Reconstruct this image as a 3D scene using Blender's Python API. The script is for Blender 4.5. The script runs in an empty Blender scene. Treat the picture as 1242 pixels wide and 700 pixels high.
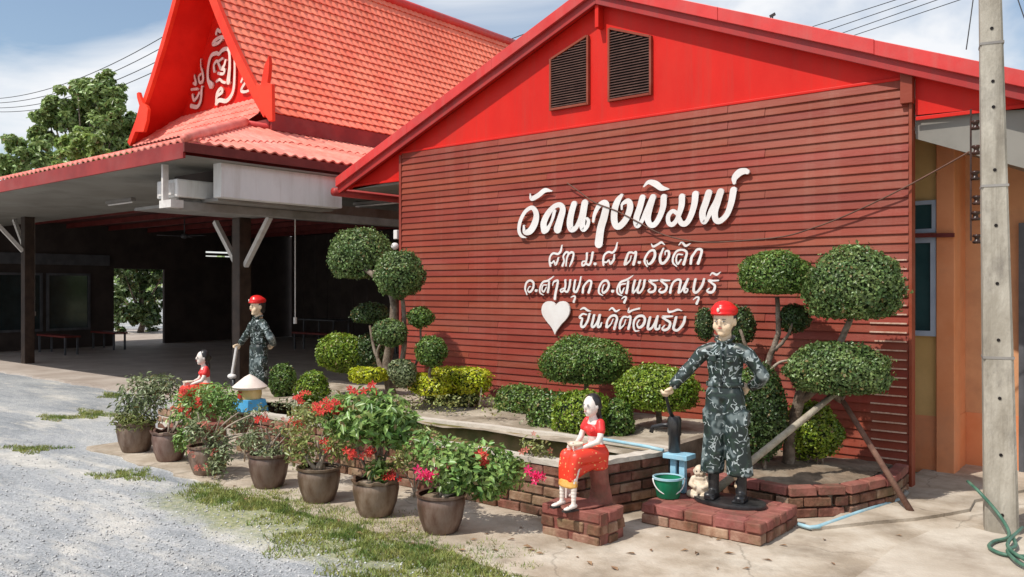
import bpy, bmesh, math, random
import numpy as np
from mathutils import Vector, Matrix, Euler

random.seed(7); rng = np.random.default_rng(7)
scn = bpy.context.scene
COL = scn.collection
R = math.radians

# ------------------------------------------------------------------ camera
# frame: X runs along the red wall (to the right), Y into the building, origin = right foot of the red wall
CAM = Vector((1.77, -7.16, 1.6)); HEAD = 39.36; FPX = 1020.0
cd = bpy.data.cameras.new('camera'); cam = bpy.data.objects.new('camera', cd); COL.objects.link(cam)
cam.location = CAM; cam.rotation_euler = (R(90), 0, R(HEAD)); cd.sensor_width = 36; cd.lens = FPX/1242*36
cd.clip_start = 0.05; cd.clip_end = 3000; scn.camera = cam
RT = Vector((math.cos(R(HEAD)), math.sin(R(HEAD)), 0)); FW = Vector((-math.sin(R(HEAD)), math.cos(R(HEAD)), 0))

# ------------------------------------------------------------------ light
SUN_AZ = Vector((-0.30, -0.954)).normalized(); SUN_EL = R(54)
world = bpy.data.worlds.new('World'); scn.world = world; world.use_nodes = True
nt = world.node_tree; nt.nodes.clear()
def wn(t, **k):
    n = nt.nodes.new(t)
    for a, b in k.items(): setattr(n, a, b)
    return n
sky = wn('ShaderNodeTexSky', sky_type='NISHITA', sun_disc=False)
sky.sun_elevation = SUN_EL; sky.sun_rotation = math.atan2(SUN_AZ.x, SUN_AZ.y); sky.dust_density = 0.9; sky.air_density = 1.25; sky.ozone_density = 2.5
tc = wn('ShaderNodeTexCoord'); sep = wn('ShaderNodeSeparateXYZ'); nt.links.new(tc.outputs['Generated'], sep.inputs[0])
ad = wn('ShaderNodeMath', operation='ADD'); ad.inputs[1].default_value = 0.22; nt.links.new(sep.outputs['Z'], ad.inputs[0])
mx = wn('ShaderNodeMath', operation='MAXIMUM'); mx.inputs[1].default_value = 0.05; nt.links.new(ad.outputs[0], mx.inputs[0])
dx = wn('ShaderNodeMath', operation='DIVIDE'); dy = wn('ShaderNodeMath', operation='DIVIDE')
nt.links.new(sep.outputs['X'], dx.inputs[0]); nt.links.new(mx.outputs[0], dx.inputs[1])
nt.links.new(sep.outputs['Y'], dy.inputs[0]); nt.links.new(mx.outputs[0], dy.inputs[1])
cb = wn('ShaderNodeCombineXYZ'); nt.links.new(dx.outputs[0], cb.inputs[0]); nt.links.new(dy.outputs[0], cb.inputs[1])
cn = wn('ShaderNodeTexNoise'); cn.inputs['Scale'].default_value = 1.5; cn.inputs['Detail'].default_value = 9; cn.inputs['Roughness'].default_value = 0.52; cn.inputs['Distortion'].default_value = 0.5
nt.links.new(cb.outputs[0], cn.inputs['Vector'])
cr = wn('ShaderNodeValToRGB'); cr.color_ramp.elements[0].position = 0.40; cr.color_ramp.elements[1].position = 0.60
cr.color_ramp.elements[0].color = (0.06, 0.06, 0.06, 1); cr.color_ramp.elements[1].color = (0.95, 0.95, 0.95, 1)
nt.links.new(cn.outputs['Fac'], cr.inputs[0])
cm = wn('ShaderNodeMix', data_type='RGBA'); cm.inputs['B'].default_value = (7.4, 7.5, 7.7, 1)
nt.links.new(cr.outputs['Color'], cm.inputs['Factor']); nt.links.new(sky.outputs[0], cm.inputs['A'])
bg = wn('ShaderNodeBackground'); bg.inputs['Strength'].default_value = 0.13
nt.links.new(cm.outputs['Result'], bg.inputs['Color'])
wo = wn('ShaderNodeOutputWorld'); nt.links.new(bg.outputs[0], wo.inputs[0])
sd = bpy.data.lights.new('sun', 'SUN'); sd.energy = 4.1; sd.angle = R(0.6); sd.color = (1.0, 0.955, 0.88)
so = bpy.data.objects.new('sun', sd); COL.objects.link(so)
so.rotation_euler = Vector((-SUN_AZ.x*math.cos(SUN_EL), -SUN_AZ.y*math.cos(SUN_EL), -math.sin(SUN_EL))).to_track_quat('-Z', 'Y').to_euler()
scn.view_settings.view_transform = 'Standard'; scn.view_settings.look = 'None'; scn.view_settings.exposure = 0.0; scn.view_settings.gamma = 1.0

# ------------------------------------------------------------------ survey helpers (pixel of the photo + a known plane -> real point)
def ray(px, py): return RT*((px-621)/FPX) + FW + Vector((0, 0, (350-py)/FPX))
def atz(px, py, z=0.0): d = ray(px, py); return CAM + d*((z-CAM.z)/d.z)
def atY(px, py, Y): d = ray(px, py); return CAM + d*((Y-CAM.y)/d.y)
def atX(px, py, X): d = ray(px, py); return CAM + d*((X-CAM.x)/d.x)
def atd(px, py, d): return CAM + ray(px, py)*d

# ------------------------------------------------------------------ materials
def material(name, cols, scale=6.0, rough=0.7, bump=0.0, bscale=60.0, spec=0.35, detail=6, rnd=0.0, island=0.0,
             coords='world', dirt=None, dirt_amt=0.35, dirt_scale=1.7, metallic=0.0, stretch=None, transl=0.0, hi=0.62, lo=0.38, streak=None, streak_amt=0.45, dead=0.0, cracks=False):
    m = bpy.data.materials.new(name); m.use_nodes = True; t = m.node_tree; t.nodes.clear()
    N = t.nodes.new; L = t.links.new
    out = N('ShaderNodeOutputMaterial'); p = N('ShaderNodeBsdfPrincipled')
    p.inputs['Roughness'].default_value = rough; p.inputs['Specular IOR Level'].default_value = spec; p.inputs['Metallic'].default_value = metallic
    if coords == 'world': src = N('ShaderNodeNewGeometry').outputs['Position']
    else: src = N('ShaderNodeTexCoord').outputs['Object']
    if stretch:
        mp = N('ShaderNodeMapping'); mp.inputs['Scale'].default_value = stretch; L(src, mp.inputs[0]); src = mp.outputs[0]
    n = N('ShaderNodeTexNoise'); n.inputs['Scale'].default_value = scale; n.inputs['Detail'].default_value = detail; n.inputs['Roughness'].default_value = 0.62
    L(src, n.inputs['Vector'])
    cr = N('ShaderNodeValToRGB'); e = cr.color_ramp.elements
    e[0].position = lo; e[1].position = hi; e[0].color = (*cols[0], 1); e[1].color = (*cols[-1], 1)
    for i, c in enumerate(cols[1:-1]):
        k = e.new(lo+(hi-lo)*(i+1)/(len(cols)-1)); k.color = (*c, 1)
    L(n.outputs['Fac'], cr.inputs[0]); c = cr.outputs[0]
    if dirt:
        n2 = N('ShaderNodeTexNoise'); n2.inputs['Scale'].default_value = dirt_scale; n2.inputs['Detail'].default_value = 8; n2.inputs['Roughness'].default_value = 0.68
        L(src, n2.inputs['Vector'])
        r2 = N('ShaderNodeMapRange'); r2.inputs['From Min'].default_value = 0.48; r2.inputs['From Max'].default_value = 0.70; r2.inputs['To Max'].default_value = dirt_amt
        L(n2.outputs['Fac'], r2.inputs['Value'])
        mx = N('ShaderNodeMix'); mx.data_type = 'RGBA'; L(r2.outputs[0], mx.inputs['Factor']); L(c, mx.inputs['A']); mx.inputs['B'].default_value = (*dirt, 1); c = mx.outputs['Result']
    if streak:
        mp2 = N('ShaderNodeMapping'); mp2.inputs['Scale'].default_value = (9, 9, 0.45); L(N('ShaderNodeNewGeometry').outputs['Position'], mp2.inputs[0])
        n3 = N('ShaderNodeTexNoise'); n3.inputs['Scale'].default_value = 1.0; n3.inputs['Detail'].default_value = 7; n3.inputs['Roughness'].default_value = 0.7; L(mp2.outputs[0], n3.inputs['Vector'])
        q3 = N('ShaderNodeMapRange'); q3.inputs['From Min'].default_value = 0.50; q3.inputs['From Max'].default_value = 0.74; q3.inputs['To Max'].default_value = streak_amt; L(n3.outputs['Fac'], q3.inputs['Value'])
        m3 = N('ShaderNodeMix'); m3.data_type = 'RGBA'; L(q3.outputs[0], m3.inputs['Factor']); L(c, m3.inputs['A']); m3.inputs['B'].default_value = (*streak, 1); c = m3.outputs['Result']
    if cracks:
        ns = N('ShaderNodeTexNoise'); ns.inputs['Scale'].default_value = 2.2; ns.inputs['Detail'].default_value = 8; L(N('ShaderNodeNewGeometry').outputs['Position'], ns.inputs['Vector'])
        am = N('ShaderNodeVectorMath'); am.operation = 'MULTIPLY_ADD'; L(ns.outputs['Color'], am.inputs[0]); am.inputs[1].default_value = (0.5, 0.5, 0); L(N('ShaderNodeNewGeometry').outputs['Position'], am.inputs[2])
        vv = N('ShaderNodeTexVoronoi'); vv.feature = 'DISTANCE_TO_EDGE'; vv.inputs['Scale'].default_value = 0.75; L(am.outputs[0], vv.inputs['Vector'])
        qq = N('ShaderNodeMapRange'); qq.inputs['From Min'].default_value = 0.0; qq.inputs['From Max'].default_value = 0.007; qq.inputs['To Min'].default_value = 0.42; qq.inputs['To Max'].default_value = 0; L(vv.outputs['Distance'], qq.inputs['Value'])
        m4 = N('ShaderNodeMix'); m4.data_type = 'RGBA'; L(qq.outputs[0], m4.inputs['Factor']); L(c, m4.inputs['A']); m4.inputs['B'].default_value = (0.10, 0.08, 0.06, 1); c = m4.outputs['Result']
    if rnd or island:
        hs = N('ShaderNodeHueSaturation')
        a = N('ShaderNodeObjectInfo').outputs['Random'] if rnd else N('ShaderNodeNewGeometry').outputs['Random Per Island']
        amt = rnd or island
        r = N('ShaderNodeMapRange'); r.inputs['To Min'].default_value = 1-amt; r.inputs['To Max'].default_value = 1+amt; L(a, r.inputs['Value']); L(r.outputs[0], hs.inputs['Value'])
        r3 = N('ShaderNodeMath'); r3.operation = 'MULTIPLY'; r3.inputs[1].default_value = 7.31; L(a, r3.inputs[0])
        r4 = N('ShaderNodeMath'); r4.operation = 'FRACT'; L(r3.outputs[0], r4.inputs[0])
        r5 = N('ShaderNodeMapRange'); r5.inputs['To Min'].default_value = 0.5-0.05*amt; r5.inputs['To Max'].default_value = 0.5+0.05*amt; L(r4.outputs[0], r5.inputs['Value']); L(r5.outputs[0], hs.inputs['Hue'])
        L(c, hs.inputs['Color']); c = hs.outputs[0]
        if dead:
            dg_ = N('ShaderNodeMath'); dg_.operation = 'GREATER_THAN'; dg_.inputs[1].default_value = 1-dead; L(r4.outputs[0], dg_.inputs[0])
            dmx = N('ShaderNodeMix'); dmx.data_type = 'RGBA'; L(dg_.outputs[0], dmx.inputs['Factor']); L(c, dmx.inputs['A']); dmx.inputs['B'].default_value = (0.26, 0.19, 0.07, 1); c = dmx.outputs['Result']
    L(c, p.inputs['Base Color'])
    if bump:
        bn = N('ShaderNodeTexNoise'); bn.inputs['Scale'].default_value = bscale; bn.inputs['Detail'].default_value = 5; L(src, bn.inputs['Vector'])
        b = N('ShaderNodeBump'); b.inputs['Strength'].default_value = bump; b.inputs['Distance'].default_value = 0.01
        L(bn.outputs['Fac'], b.inputs['Height']); L(b.outputs[0], p.inputs['Normal'])
    if transl:
        tr = N('ShaderNodeBsdfTranslucent'); L(c, tr.inputs['Color']); ms = N('ShaderNodeMixShader'); ms.inputs[0].default_value = transl
        L(p.outputs[0], ms.inputs[1]); L(tr.outputs[0], ms.inputs[2]); L(ms.outputs[0], out.inputs[0])
    else: L(p.outputs[0], out.inputs[0])
    m.diffuse_color = (*cols[0], 1)
    return m

M = {}
M['siding'] = material('siding', [(0.225, 0.038, 0.020), (0.275, 0.052, 0.028)], 1.3, 0.5, 0.12, 30, 0.25, rnd=0.10, dirt=(0.30, 0.098, 0.068), dirt_amt=0.75, dirt_scale=0.9, stretch=(0.5, 1, 2.2), streak=(0.31, 0.115, 0.08), streak_amt=0.4)
M['edge_glint'] = material('edge_highlight_paint', [(0.5, 0.28, 0.2), (0.66, 0.46, 0.36)], 30, 0.6)  # pale colour for the painted highlights on the board lips
M['gable_red'] = material('gable_red', [(0.56, 0.012, 0.007), (0.65, 0.018, 0.010)], 1.2, 0.5, 0.05, 8, 0.2, dirt=(0.60, 0.035, 0.02), dirt_amt=0.4, stretch=(1, 1, 0.5), streak=(0.42, 0.045, 0.03), streak_amt=0.45)
M['fascia_red'] = material('fascia_red', [(0.56, 0.035, 0.032), (0.66, 0.05, 0.045)], 2.5, 0.42, 0.05, 20, dirt=(0.5, 0.09, 0.08), dirt_amt=0.6, streak=(0.50, 0.12, 0.10), streak_amt=0.5)
M['fascia_dark'] = material('fascia_dark', [(0.34, 0.02, 0.018), (0.42, 0.03, 0.026)], 2.5, 0.5, 0.05, 20, dirt=(0.25, 0.05, 0.05), dirt_amt=0.5, streak=(0.22, 0.06, 0.05), streak_amt=0.6)
M['pav_fascia'] = material('pavilion_fascia', [(0.22, 0.014, 0.012), (0.31, 0.024, 0.020)], 2.5, 0.5, 0.05, 20, dirt=(0.3, 0.07, 0.06), dirt_amt=0.6)
M['tile'] = material('roof_tile', [(0.82, 0.18, 0.105), (0.90, 0.25, 0.155)], 2.2, 0.5, 0.06, 40, 0.3, rnd=0.05, dirt=(0.66, 0.14, 0.09), dirt_amt=0.55, dirt_scale=0.5)
M['sheet'] = material('roof_sheet', [(0.76, 0.20, 0.15), (0.86, 0.31, 0.24)], 3.2, 0.5, 0.06, 40, 0.3, rnd=0.05, dirt=(0.52, 0.13, 0.10), dirt_amt=0.7, dirt_scale=1.4)
M['barge'] = material('barge_red', [(0.70, 0.035, 0.014), (0.78, 0.055, 0.022)], 2, 0.5, 0.05, 15, 0.2)
M['barge_in'] = material('pediment_red', [(0.60, 0.014, 0.008), (0.70, 0.022, 0.012)], 2, 0.5, 0.04, 15, 0.2)
M['white'] = material('white_plate', [(0.72, 0.67, 0.64), (0.78, 0.75, 0.73)], 5, 0.5, 0.03, 40, dirt=(0.62, 0.52, 0.48), dirt_amt=0.5, dirt_scale=4)
M['pinkwhite'] = material('faded_white', [(0.72, 0.58, 0.50), (0.82, 0.72, 0.64)], 6, 0.5)
M['louvre'] = material('louvre_slat', [(0.085, 0.04, 0.032), (0.13, 0.065, 0.05)], 9, 0.55)
M['louvre_back'] = material('louvre_back', [(0.006, 0.004, 0.004), (0.01, 0.006, 0.005)], 9, 0.8)
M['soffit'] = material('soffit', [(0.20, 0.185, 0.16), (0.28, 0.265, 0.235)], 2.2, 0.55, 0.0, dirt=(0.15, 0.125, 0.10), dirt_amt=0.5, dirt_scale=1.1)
M['panel'] = material('grey_panel', [(0.70, 0.68, 0.66), (0.78, 0.76, 0.74)], 2.2, 0.6, dirt=(0.5, 0.44, 0.4), dirt_amt=0.6, stretch=(1, 1, 0.4), streak=(0.40, 0.34, 0.28), streak_amt=0.5)
M['beam'] = material('grey_beam', [(0.22, 0.20, 0.18), (0.30, 0.28, 0.26)], 3, 0.6, dirt=(0.15, 0.13, 0.12), dirt_amt=0.6)
M['brace'] = material('white_timber', [(0.55, 0.50, 0.47), (0.68, 0.64, 0.6)], 8, 0.6)
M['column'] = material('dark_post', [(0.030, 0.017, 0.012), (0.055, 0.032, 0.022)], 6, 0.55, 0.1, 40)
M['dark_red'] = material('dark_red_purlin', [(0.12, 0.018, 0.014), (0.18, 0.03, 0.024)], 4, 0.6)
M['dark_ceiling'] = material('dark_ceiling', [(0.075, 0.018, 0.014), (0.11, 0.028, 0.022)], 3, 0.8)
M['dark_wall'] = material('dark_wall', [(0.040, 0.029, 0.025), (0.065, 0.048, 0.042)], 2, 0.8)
M['dark_frame'] = material('dull_frame', [(0.07, 0.07, 0.075), (0.11, 0.11, 0.12)], 4, 0.5)
M['glass_dark'] = material('dark_glass', [(0.012, 0.02, 0.024), (0.02, 0.035, 0.04)], 2, 0.08, spec=0.6)
M['teal_glass'] = material('teal_glass', [(0.02, 0.06, 0.065), (0.035, 0.09, 0.095)], 2, 0.15, spec=0.6)
M['blue_frame'] = material('blue_frame', [(0.36, 0.42, 0.52), (0.44, 0.50, 0.60)], 5, 0.45)
M['floor'] = material('pavilion_floor', [(0.40, 0.33, 0.28), (0.52, 0.45, 0.39)], 1.5, 0.6, 0.1, 30, dirt=(0.30, 0.24, 0.2), dirt_amt=0.5)
M['yellow'] = material('yellow_wall', [(0.62, 0.39, 0.14), (0.70, 0.46, 0.19)], 2, 0.7, 0.1, 60, dirt=(0.5, 0.33, 0.13), dirt_amt=0.6)
M['orange_dim'] = material('orange_recess_wall', [(0.62, 0.30, 0.15), (0.70, 0.37, 0.19)], 2, 0.7, 0.1, 60, dirt=(0.4, 0.2, 0.11), dirt_amt=0.6)
M['orange'] = material('orange_wall', [(0.72, 0.25, 0.10), (0.80, 0.32, 0.15)], 2, 0.7, 0.1, 60, dirt=(0.55, 0.24, 0.13), dirt_amt=0.6)
M['door'] = material('brown_door', [(0.05, 0.022, 0.014), (0.09, 0.04, 0.025)], 6, 0.4, stretch=(6, 6, 1))
M['bucket'] = material('green_plastic', [(0.008, 0.18, 0.085), (0.014, 0.23, 0.11)], 4, 0.35)
M['cream'] = material('cream_paint', [(0.60, 0.49, 0.36), (0.72, 0.62, 0.49)], 22, 0.55, 0.2, 60, dirt=(0.36, 0.27, 0.2), dirt_amt=0.6, dirt_scale=16)
M['skin'] = material('cream_skin', [(0.74, 0.55, 0.36), (0.80, 0.62, 0.44)], 9, 0.4, 0.08, 50, dirt=(0.55, 0.42, 0.3), dirt_amt=0.35, dirt_scale=9)
M['skin_w'] = material('white_skin', [(0.78, 0.67, 0.60), (0.84, 0.76, 0.70)], 9, 0.4, 0.08, 50, dirt=(0.55, 0.46, 0.4), dirt_amt=0.35, dirt_scale=12)
M['hat'] = material('red_beret', [(0.66, 0.012, 0.012), (0.76, 0.022, 0.018)], 6, 0.3, dirt=(0.5, 0.02, 0.02), dirt_amt=0.4)
M['black'] = material('black_paint', [(0.012, 0.012, 0.014), (0.028, 0.028, 0.03)], 12, 0.35, 0.1, 40, spec=0.5, dirt=(0.06, 0.055, 0.05), dirt_amt=0.6, dirt_scale=8)
M['hair'] = material('black_hair', [(0.014, 0.012, 0.012), (0.03, 0.026, 0.026)], 12, 0.35, spec=0.5)
M['lips'] = material('red_lips', [(0.45, 0.03, 0.03), (0.5, 0.05, 0.04)], 12, 0.4)
M['blue'] = material('light_blue_paint', [(0.22, 0.47, 0.62), (0.34, 0.60, 0.74)], 10, 0.45, dirt=(0.42, 0.5, 0.52), dirt_amt=0.5, dirt_scale=7)
M['bright_blue'] = material('bright_blue_paint', [(0.07, 0.33, 0.62), (0.11, 0.42, 0.72)], 10, 0.45)
M['yellow_paint'] = material('yellow_paint', [(0.72, 0.50, 0.20), (0.78, 0.57, 0.28)], 10, 0.5)
M['pvc'] = material('blue_pipe', [(0.26, 0.47, 0.56), (0.38, 0.60, 0.68)], 9, 0.4, dirt=(0.5, 0.5, 0.46), dirt_amt=0.6, dirt_scale=7)
M['hose'] = material('green_hose', [(0.05, 0.13, 0.09), (0.10, 0.20, 0.14)], 14, 0.4)
M['wire'] = material('black_wire', [(0.02, 0.02, 0.02), (0.03, 0.03, 0.03)], 5, 0.6)
M['cable'] = material('brown_cable', [(0.10, 0.045, 0.03), (0.15, 0.07, 0.045)], 9, 0.6)
M['insul'] = material('brown_insulator', [(0.03, 0.014, 0.010), (0.07, 0.03, 0.02)], 9, 0.3)
M['steel'] = material('grey_steel', [(0.20, 0.19, 0.18), (0.30, 0.29, 0.27)], 12, 0.5, metallic=0.4)
M['pole'] = material('concrete_pole', [(0.33, 0.295, 0.24), (0.48, 0.44, 0.37)], 5, 0.85, 0.45, 70, 0.2, dirt=(0.16, 0.14, 0.12), dirt_amt=0.75, dirt_scale=6, stretch=(1, 1, 0.45), streak=(0.17, 0.145, 0.11), streak_amt=0.85)
M['concrete'] = material('concrete', [(0.37, 0.30, 0.225), (0.47, 0.395, 0.31), (0.56, 0.49, 0.40)], 2.3, 0.85, 0.5, 55, 0.2, detail=12, dirt=(0.21, 0.165, 0.12), dirt_amt=0.85, dirt_scale=1.6, cracks=True)
M['slab'] = material('pale_slab', [(0.45, 0.38, 0.30), (0.58, 0.51, 0.42)], 1.9, 0.85, 0.4, 60, 0.2, detail=12, dirt=(0.27, 0.21, 0.155), dirt_amt=0.8, dirt_scale=1.6)
M['rim'] = material('cement_rim', [(0.50, 0.45, 0.38), (0.66, 0.60, 0.52)], 5, 0.85, 0.3, 50, dirt=(0.28, 0.24, 0.18), dirt_amt=0.7, dirt_scale=5)
M['moss'] = material('mossy_cement', [(0.16, 0.14, 0.05), (0.26, 0.20, 0.08), (0.36, 0.23, 0.12)], 4, 0.7, 0.4, 40, dirt=(0.12, 0.14, 0.04), dirt_amt=0.7, dirt_scale=3)
M['water'] = material('murky_water', [(0.035, 0.045, 0.015), (0.06, 0.07, 0.025)], 3, 0.06, 0.05, 12, 0.6)
M['mortar'] = material('mortar', [(0.15, 0.115, 0.085), (0.25, 0.20, 0.155)], 14, 0.9, 0.4, 60)
M['brick'] = material('brick', [(0.13, 0.055, 0.036), (0.21, 0.092, 0.06), (0.27, 0.14, 0.10)], 9, 0.85, 0.5, 55, 0.2, rnd=0.22, dirt=(0.09, 0.07, 0.04), dirt_amt=0.9, dirt_scale=6)
M['brick_pale'] = material('pale_brick', [(0.20, 0.10, 0.065), (0.29, 0.165, 0.11), (0.38, 0.25, 0.175)], 8, 0.85, 0.5, 55, 0.2, rnd=0.22, dirt=(0.16, 0.12, 0.06), dirt_amt=0.8, dirt_scale=5)
M['brick_top'] = material('red_brick_top', [(0.23, 0.075, 0.058), (0.33, 0.125, 0.10)], 8, 0.8, 0.5, 50, 0.2, rnd=0.1, dirt=(0.15, 0.09, 0.06), dirt_amt=0.85, dirt_scale=7)
M['soil'] = material('soil', [(0.15, 0.11, 0.075), (0.27, 0.20, 0.14)], 7, 0.95, 0.8, 45, dirt=(0.42, 0.36, 0.28), dirt_amt=0.6, dirt_scale=3)
M['sand'] = material('pale_sand', [(0.28, 0.225, 0.165), (0.50, 0.43, 0.34)], 4, 0.95, 0.6, 60, dirt=(0.14, 0.11, 0.07), dirt_amt=0.85, dirt_scale=2.2)
M['pot'] = material('pot_brown', [(0.07, 0.038, 0.025), (0.17, 0.09, 0.06)], 6, 0.42, 0.25, 40, 0.4, rnd=0.32, coords='object', dirt=(0.27, 0.22, 0.18), dirt_amt=0.8, dirt_scale=6, stretch=(1, 1, 0.3))
M['bark'] = material('bark', [(0.12, 0.085, 0.06), (0.24, 0.185, 0.14)], 16, 0.9, 0.7, 60, dirt=(0.34, 0.3, 0.25), dirt_amt=0.5, dirt_scale=8)
M['stick'] = material('pale_pole', [(0.34, 0.28, 0.21), (0.48, 0.42, 0.33)], 12, 0.85, 0.4, 60, dirt=(0.2, 0.2, 0.12), dirt_amt=0.5, dirt_scale=7)
M['rust_stick'] = material('brown_stick', [(0.14, 0.07, 0.05), (0.22, 0.12, 0.085)], 12, 0.85, 0.3, 60)
M['twig'] = material('pale_twig', [(0.30, 0.24, 0.18), (0.44, 0.37, 0.29)], 12, 0.85)
def leafmat(name, a, b, tr=0.25, isl=0.45, rough=0.36): return material(name, [a, b], 5, rough, 0, spec=0.5, island=isl, transl=tr, dead=0.035 if isl > 0.3 else 0.0)
M['leaf_topiary'] = leafmat('topiary_leaf', (0.085, 0.155, 0.028), (0.165, 0.26, 0.052))
M['leaf_topiary2'] = leafmat('grey_green_leaf', (0.095, 0.16, 0.045), (0.19, 0.27, 0.085))
M['leaf_dark'] = leafmat('dark_topiary_leaf', (0.045, 0.085, 0.022), (0.085, 0.135, 0.038))
M['leaf_yellow'] = leafmat('yellow_green_leaf', (0.42, 0.48, 0.02), (0.58, 0.60, 0.04), 0.25)
M['leaf_lime'] = leafmat('lime_leaf', (0.14, 0.23, 0.02), (0.26, 0.35, 0.035), 0.22)
M['leaf_pot'] = leafmat('pot_plant_leaf', (0.15, 0.27, 0.06), (0.27, 0.40, 0.11), 0.28)
M['leaf_dull'] = leafmat('dull_leaf', (0.15, 0.19, 0.085), (0.25, 0.29, 0.14), 0.2)
M['leaf_olive'] = leafmat('olive_leaf', (0.19, 0.23, 0.06), (0.30, 0.32, 0.10), 0.2)
M['leaf_tree'] = leafmat('tree_leaf', (0.22, 0.32, 0.10), (0.34, 0.44, 0.16), 0.3)
M['leaf_tree2'] = leafmat('tree_leaf_pale', (0.24, 0.34, 0.08), (0.34, 0.44, 0.13), 0.3)
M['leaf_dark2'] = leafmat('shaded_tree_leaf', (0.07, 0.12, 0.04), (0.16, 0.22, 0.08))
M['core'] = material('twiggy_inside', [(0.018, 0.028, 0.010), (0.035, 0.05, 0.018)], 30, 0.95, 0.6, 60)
M['flower'] = leafmat('red_flower', (0.68, 0.045, 0.045), (0.78, 0.10, 0.08), 0.3, 0.15)
M['flower_pink'] = leafmat('pink_flower', (0.75, 0.02, 0.14), (0.82, 0.05, 0.20), 0.3, 0.15)
M['flower_dull'] = leafmat('dull_flower', (0.58, 0.16, 0.12), (0.66, 0.26, 0.20), 0.3, 0.2)
M['grass'] = leafmat('grass', (0.15, 0.225, 0.045), (0.36, 0.37, 0.11), 0.3, 0.6, 0.6)
M['dead'] = material('dead_leaf', [(0.20, 0.11, 0.06), (0.32, 0.20, 0.11)], 9, 0.8)

def camo_material(w=0.545, g=0.50, lift=0.0):
    m = bpy.data.materials.new('camouflage_paint'); m.use_nodes = True; t = m.node_tree; N = t.nodes.new; L = t.links.new
    p = t.nodes['Principled BSDF']; p.inputs['Roughness'].default_value = 0.42
    src = N('ShaderNodeTexCoord').outputs['Object']
    def noise(sc, det=2, dist=0.0):
        n = N('ShaderNodeTexNoise'); n.inputs['Scale'].default_value = sc; n.inputs['Detail'].default_value = det; n.inputs['Distortion'].default_value = dist; L(src, n.inputs['Vector']); return n.outputs['Fac']
    def ramp(v, pts):
        r = N('ShaderNodeValToRGB'); e = r.color_ramp.elements
        while len(e) < len(pts): e.new(0.5)
        for k, (pos, c) in enumerate(pts): e[k].position = pos; e[k].color = (*c, 1)
        L(v, r.inputs[0]); return r.outputs[0]
    base = ramp(noise(10, 2), [(0.42, (0.012, 0.020, 0.019)), (0.47, (0.022, 0.042, 0.030)), (0.56, (0.020, 0.032, 0.034)), (0.60, (0.045+lift, 0.070+lift, 0.072+lift)), (0.645, (0.16+lift, 0.20+lift, 0.20+lift))])
    line = ramp(noise(17, 0.5, 1.3), [(0.480, (0, 0, 0)), (0.492, (1, 1, 1)), (w, (1, 1, 1)), (w+0.015, (0, 0, 0))])
    gate = ramp(noise(24, 0), [(g, (0, 0, 0)), (g+0.03, (1, 1, 1))])
    mul = N('ShaderNodeMath'); mul.operation = 'MULTIPLY'; L(line, mul.inputs[0]); L(gate, mul.inputs[1])
    sc = N('ShaderNodeMath'); sc.operation = 'MULTIPLY'; sc.inputs[1].default_value = 0.85; L(mul.outputs[0], sc.inputs[0])
    mx = N('ShaderNodeMix'); mx.data_type = 'RGBA'; L(sc.outputs[0], mx.inputs['Factor']); L(base, mx.inputs['A']); mx.inputs['B'].default_value = (0.46, 0.52, 0.52, 1)
    L(mx.outputs['Result'], p.inputs['Base Color']); return m
M['camo'] = camo_material(); M['camo_pale'] = camo_material(0.565, 0.46, 0.030)

def dotted_material(name, a, b):
    m = bpy.data.materials.new(name); m.use_nodes = True; t = m.node_tree; N = t.nodes.new; L = t.links.new
    p = t.nodes['Principled BSDF']; p.inputs['Roughness'].default_value = 0.4
    v = N('ShaderNodeTexVoronoi'); v.inputs['Scale'].default_value = 34; L(N('ShaderNodeTexCoord').outputs['Object'], v.inputs['Vector'])
    r = N('ShaderNodeValToRGB'); r.color_ramp.elements[0].position = 0.16; r.color_ramp.elements[1].position = 0.24
    r.color_ramp.elements[0].color = (*b, 1); r.color_ramp.elements[1].color = (*a, 1); L(v.outputs['Distance'], r.inputs[0]); L(r.outputs[0], p.inputs['Base Color']); return m
M['skirt'] = dotted_material('red_skirt', (0.74, 0.045, 0.02), (0.84, 0.40, 0.16))
M['blouse'] = material('red_blouse', [(0.70, 0.025, 0.03), (0.78, 0.05, 0.045)], 14, 0.4)
M['hem'] = material('orange_hem', [(0.72, 0.34, 0.06), (0.78, 0.46, 0.14)], 25, 0.5)

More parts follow.
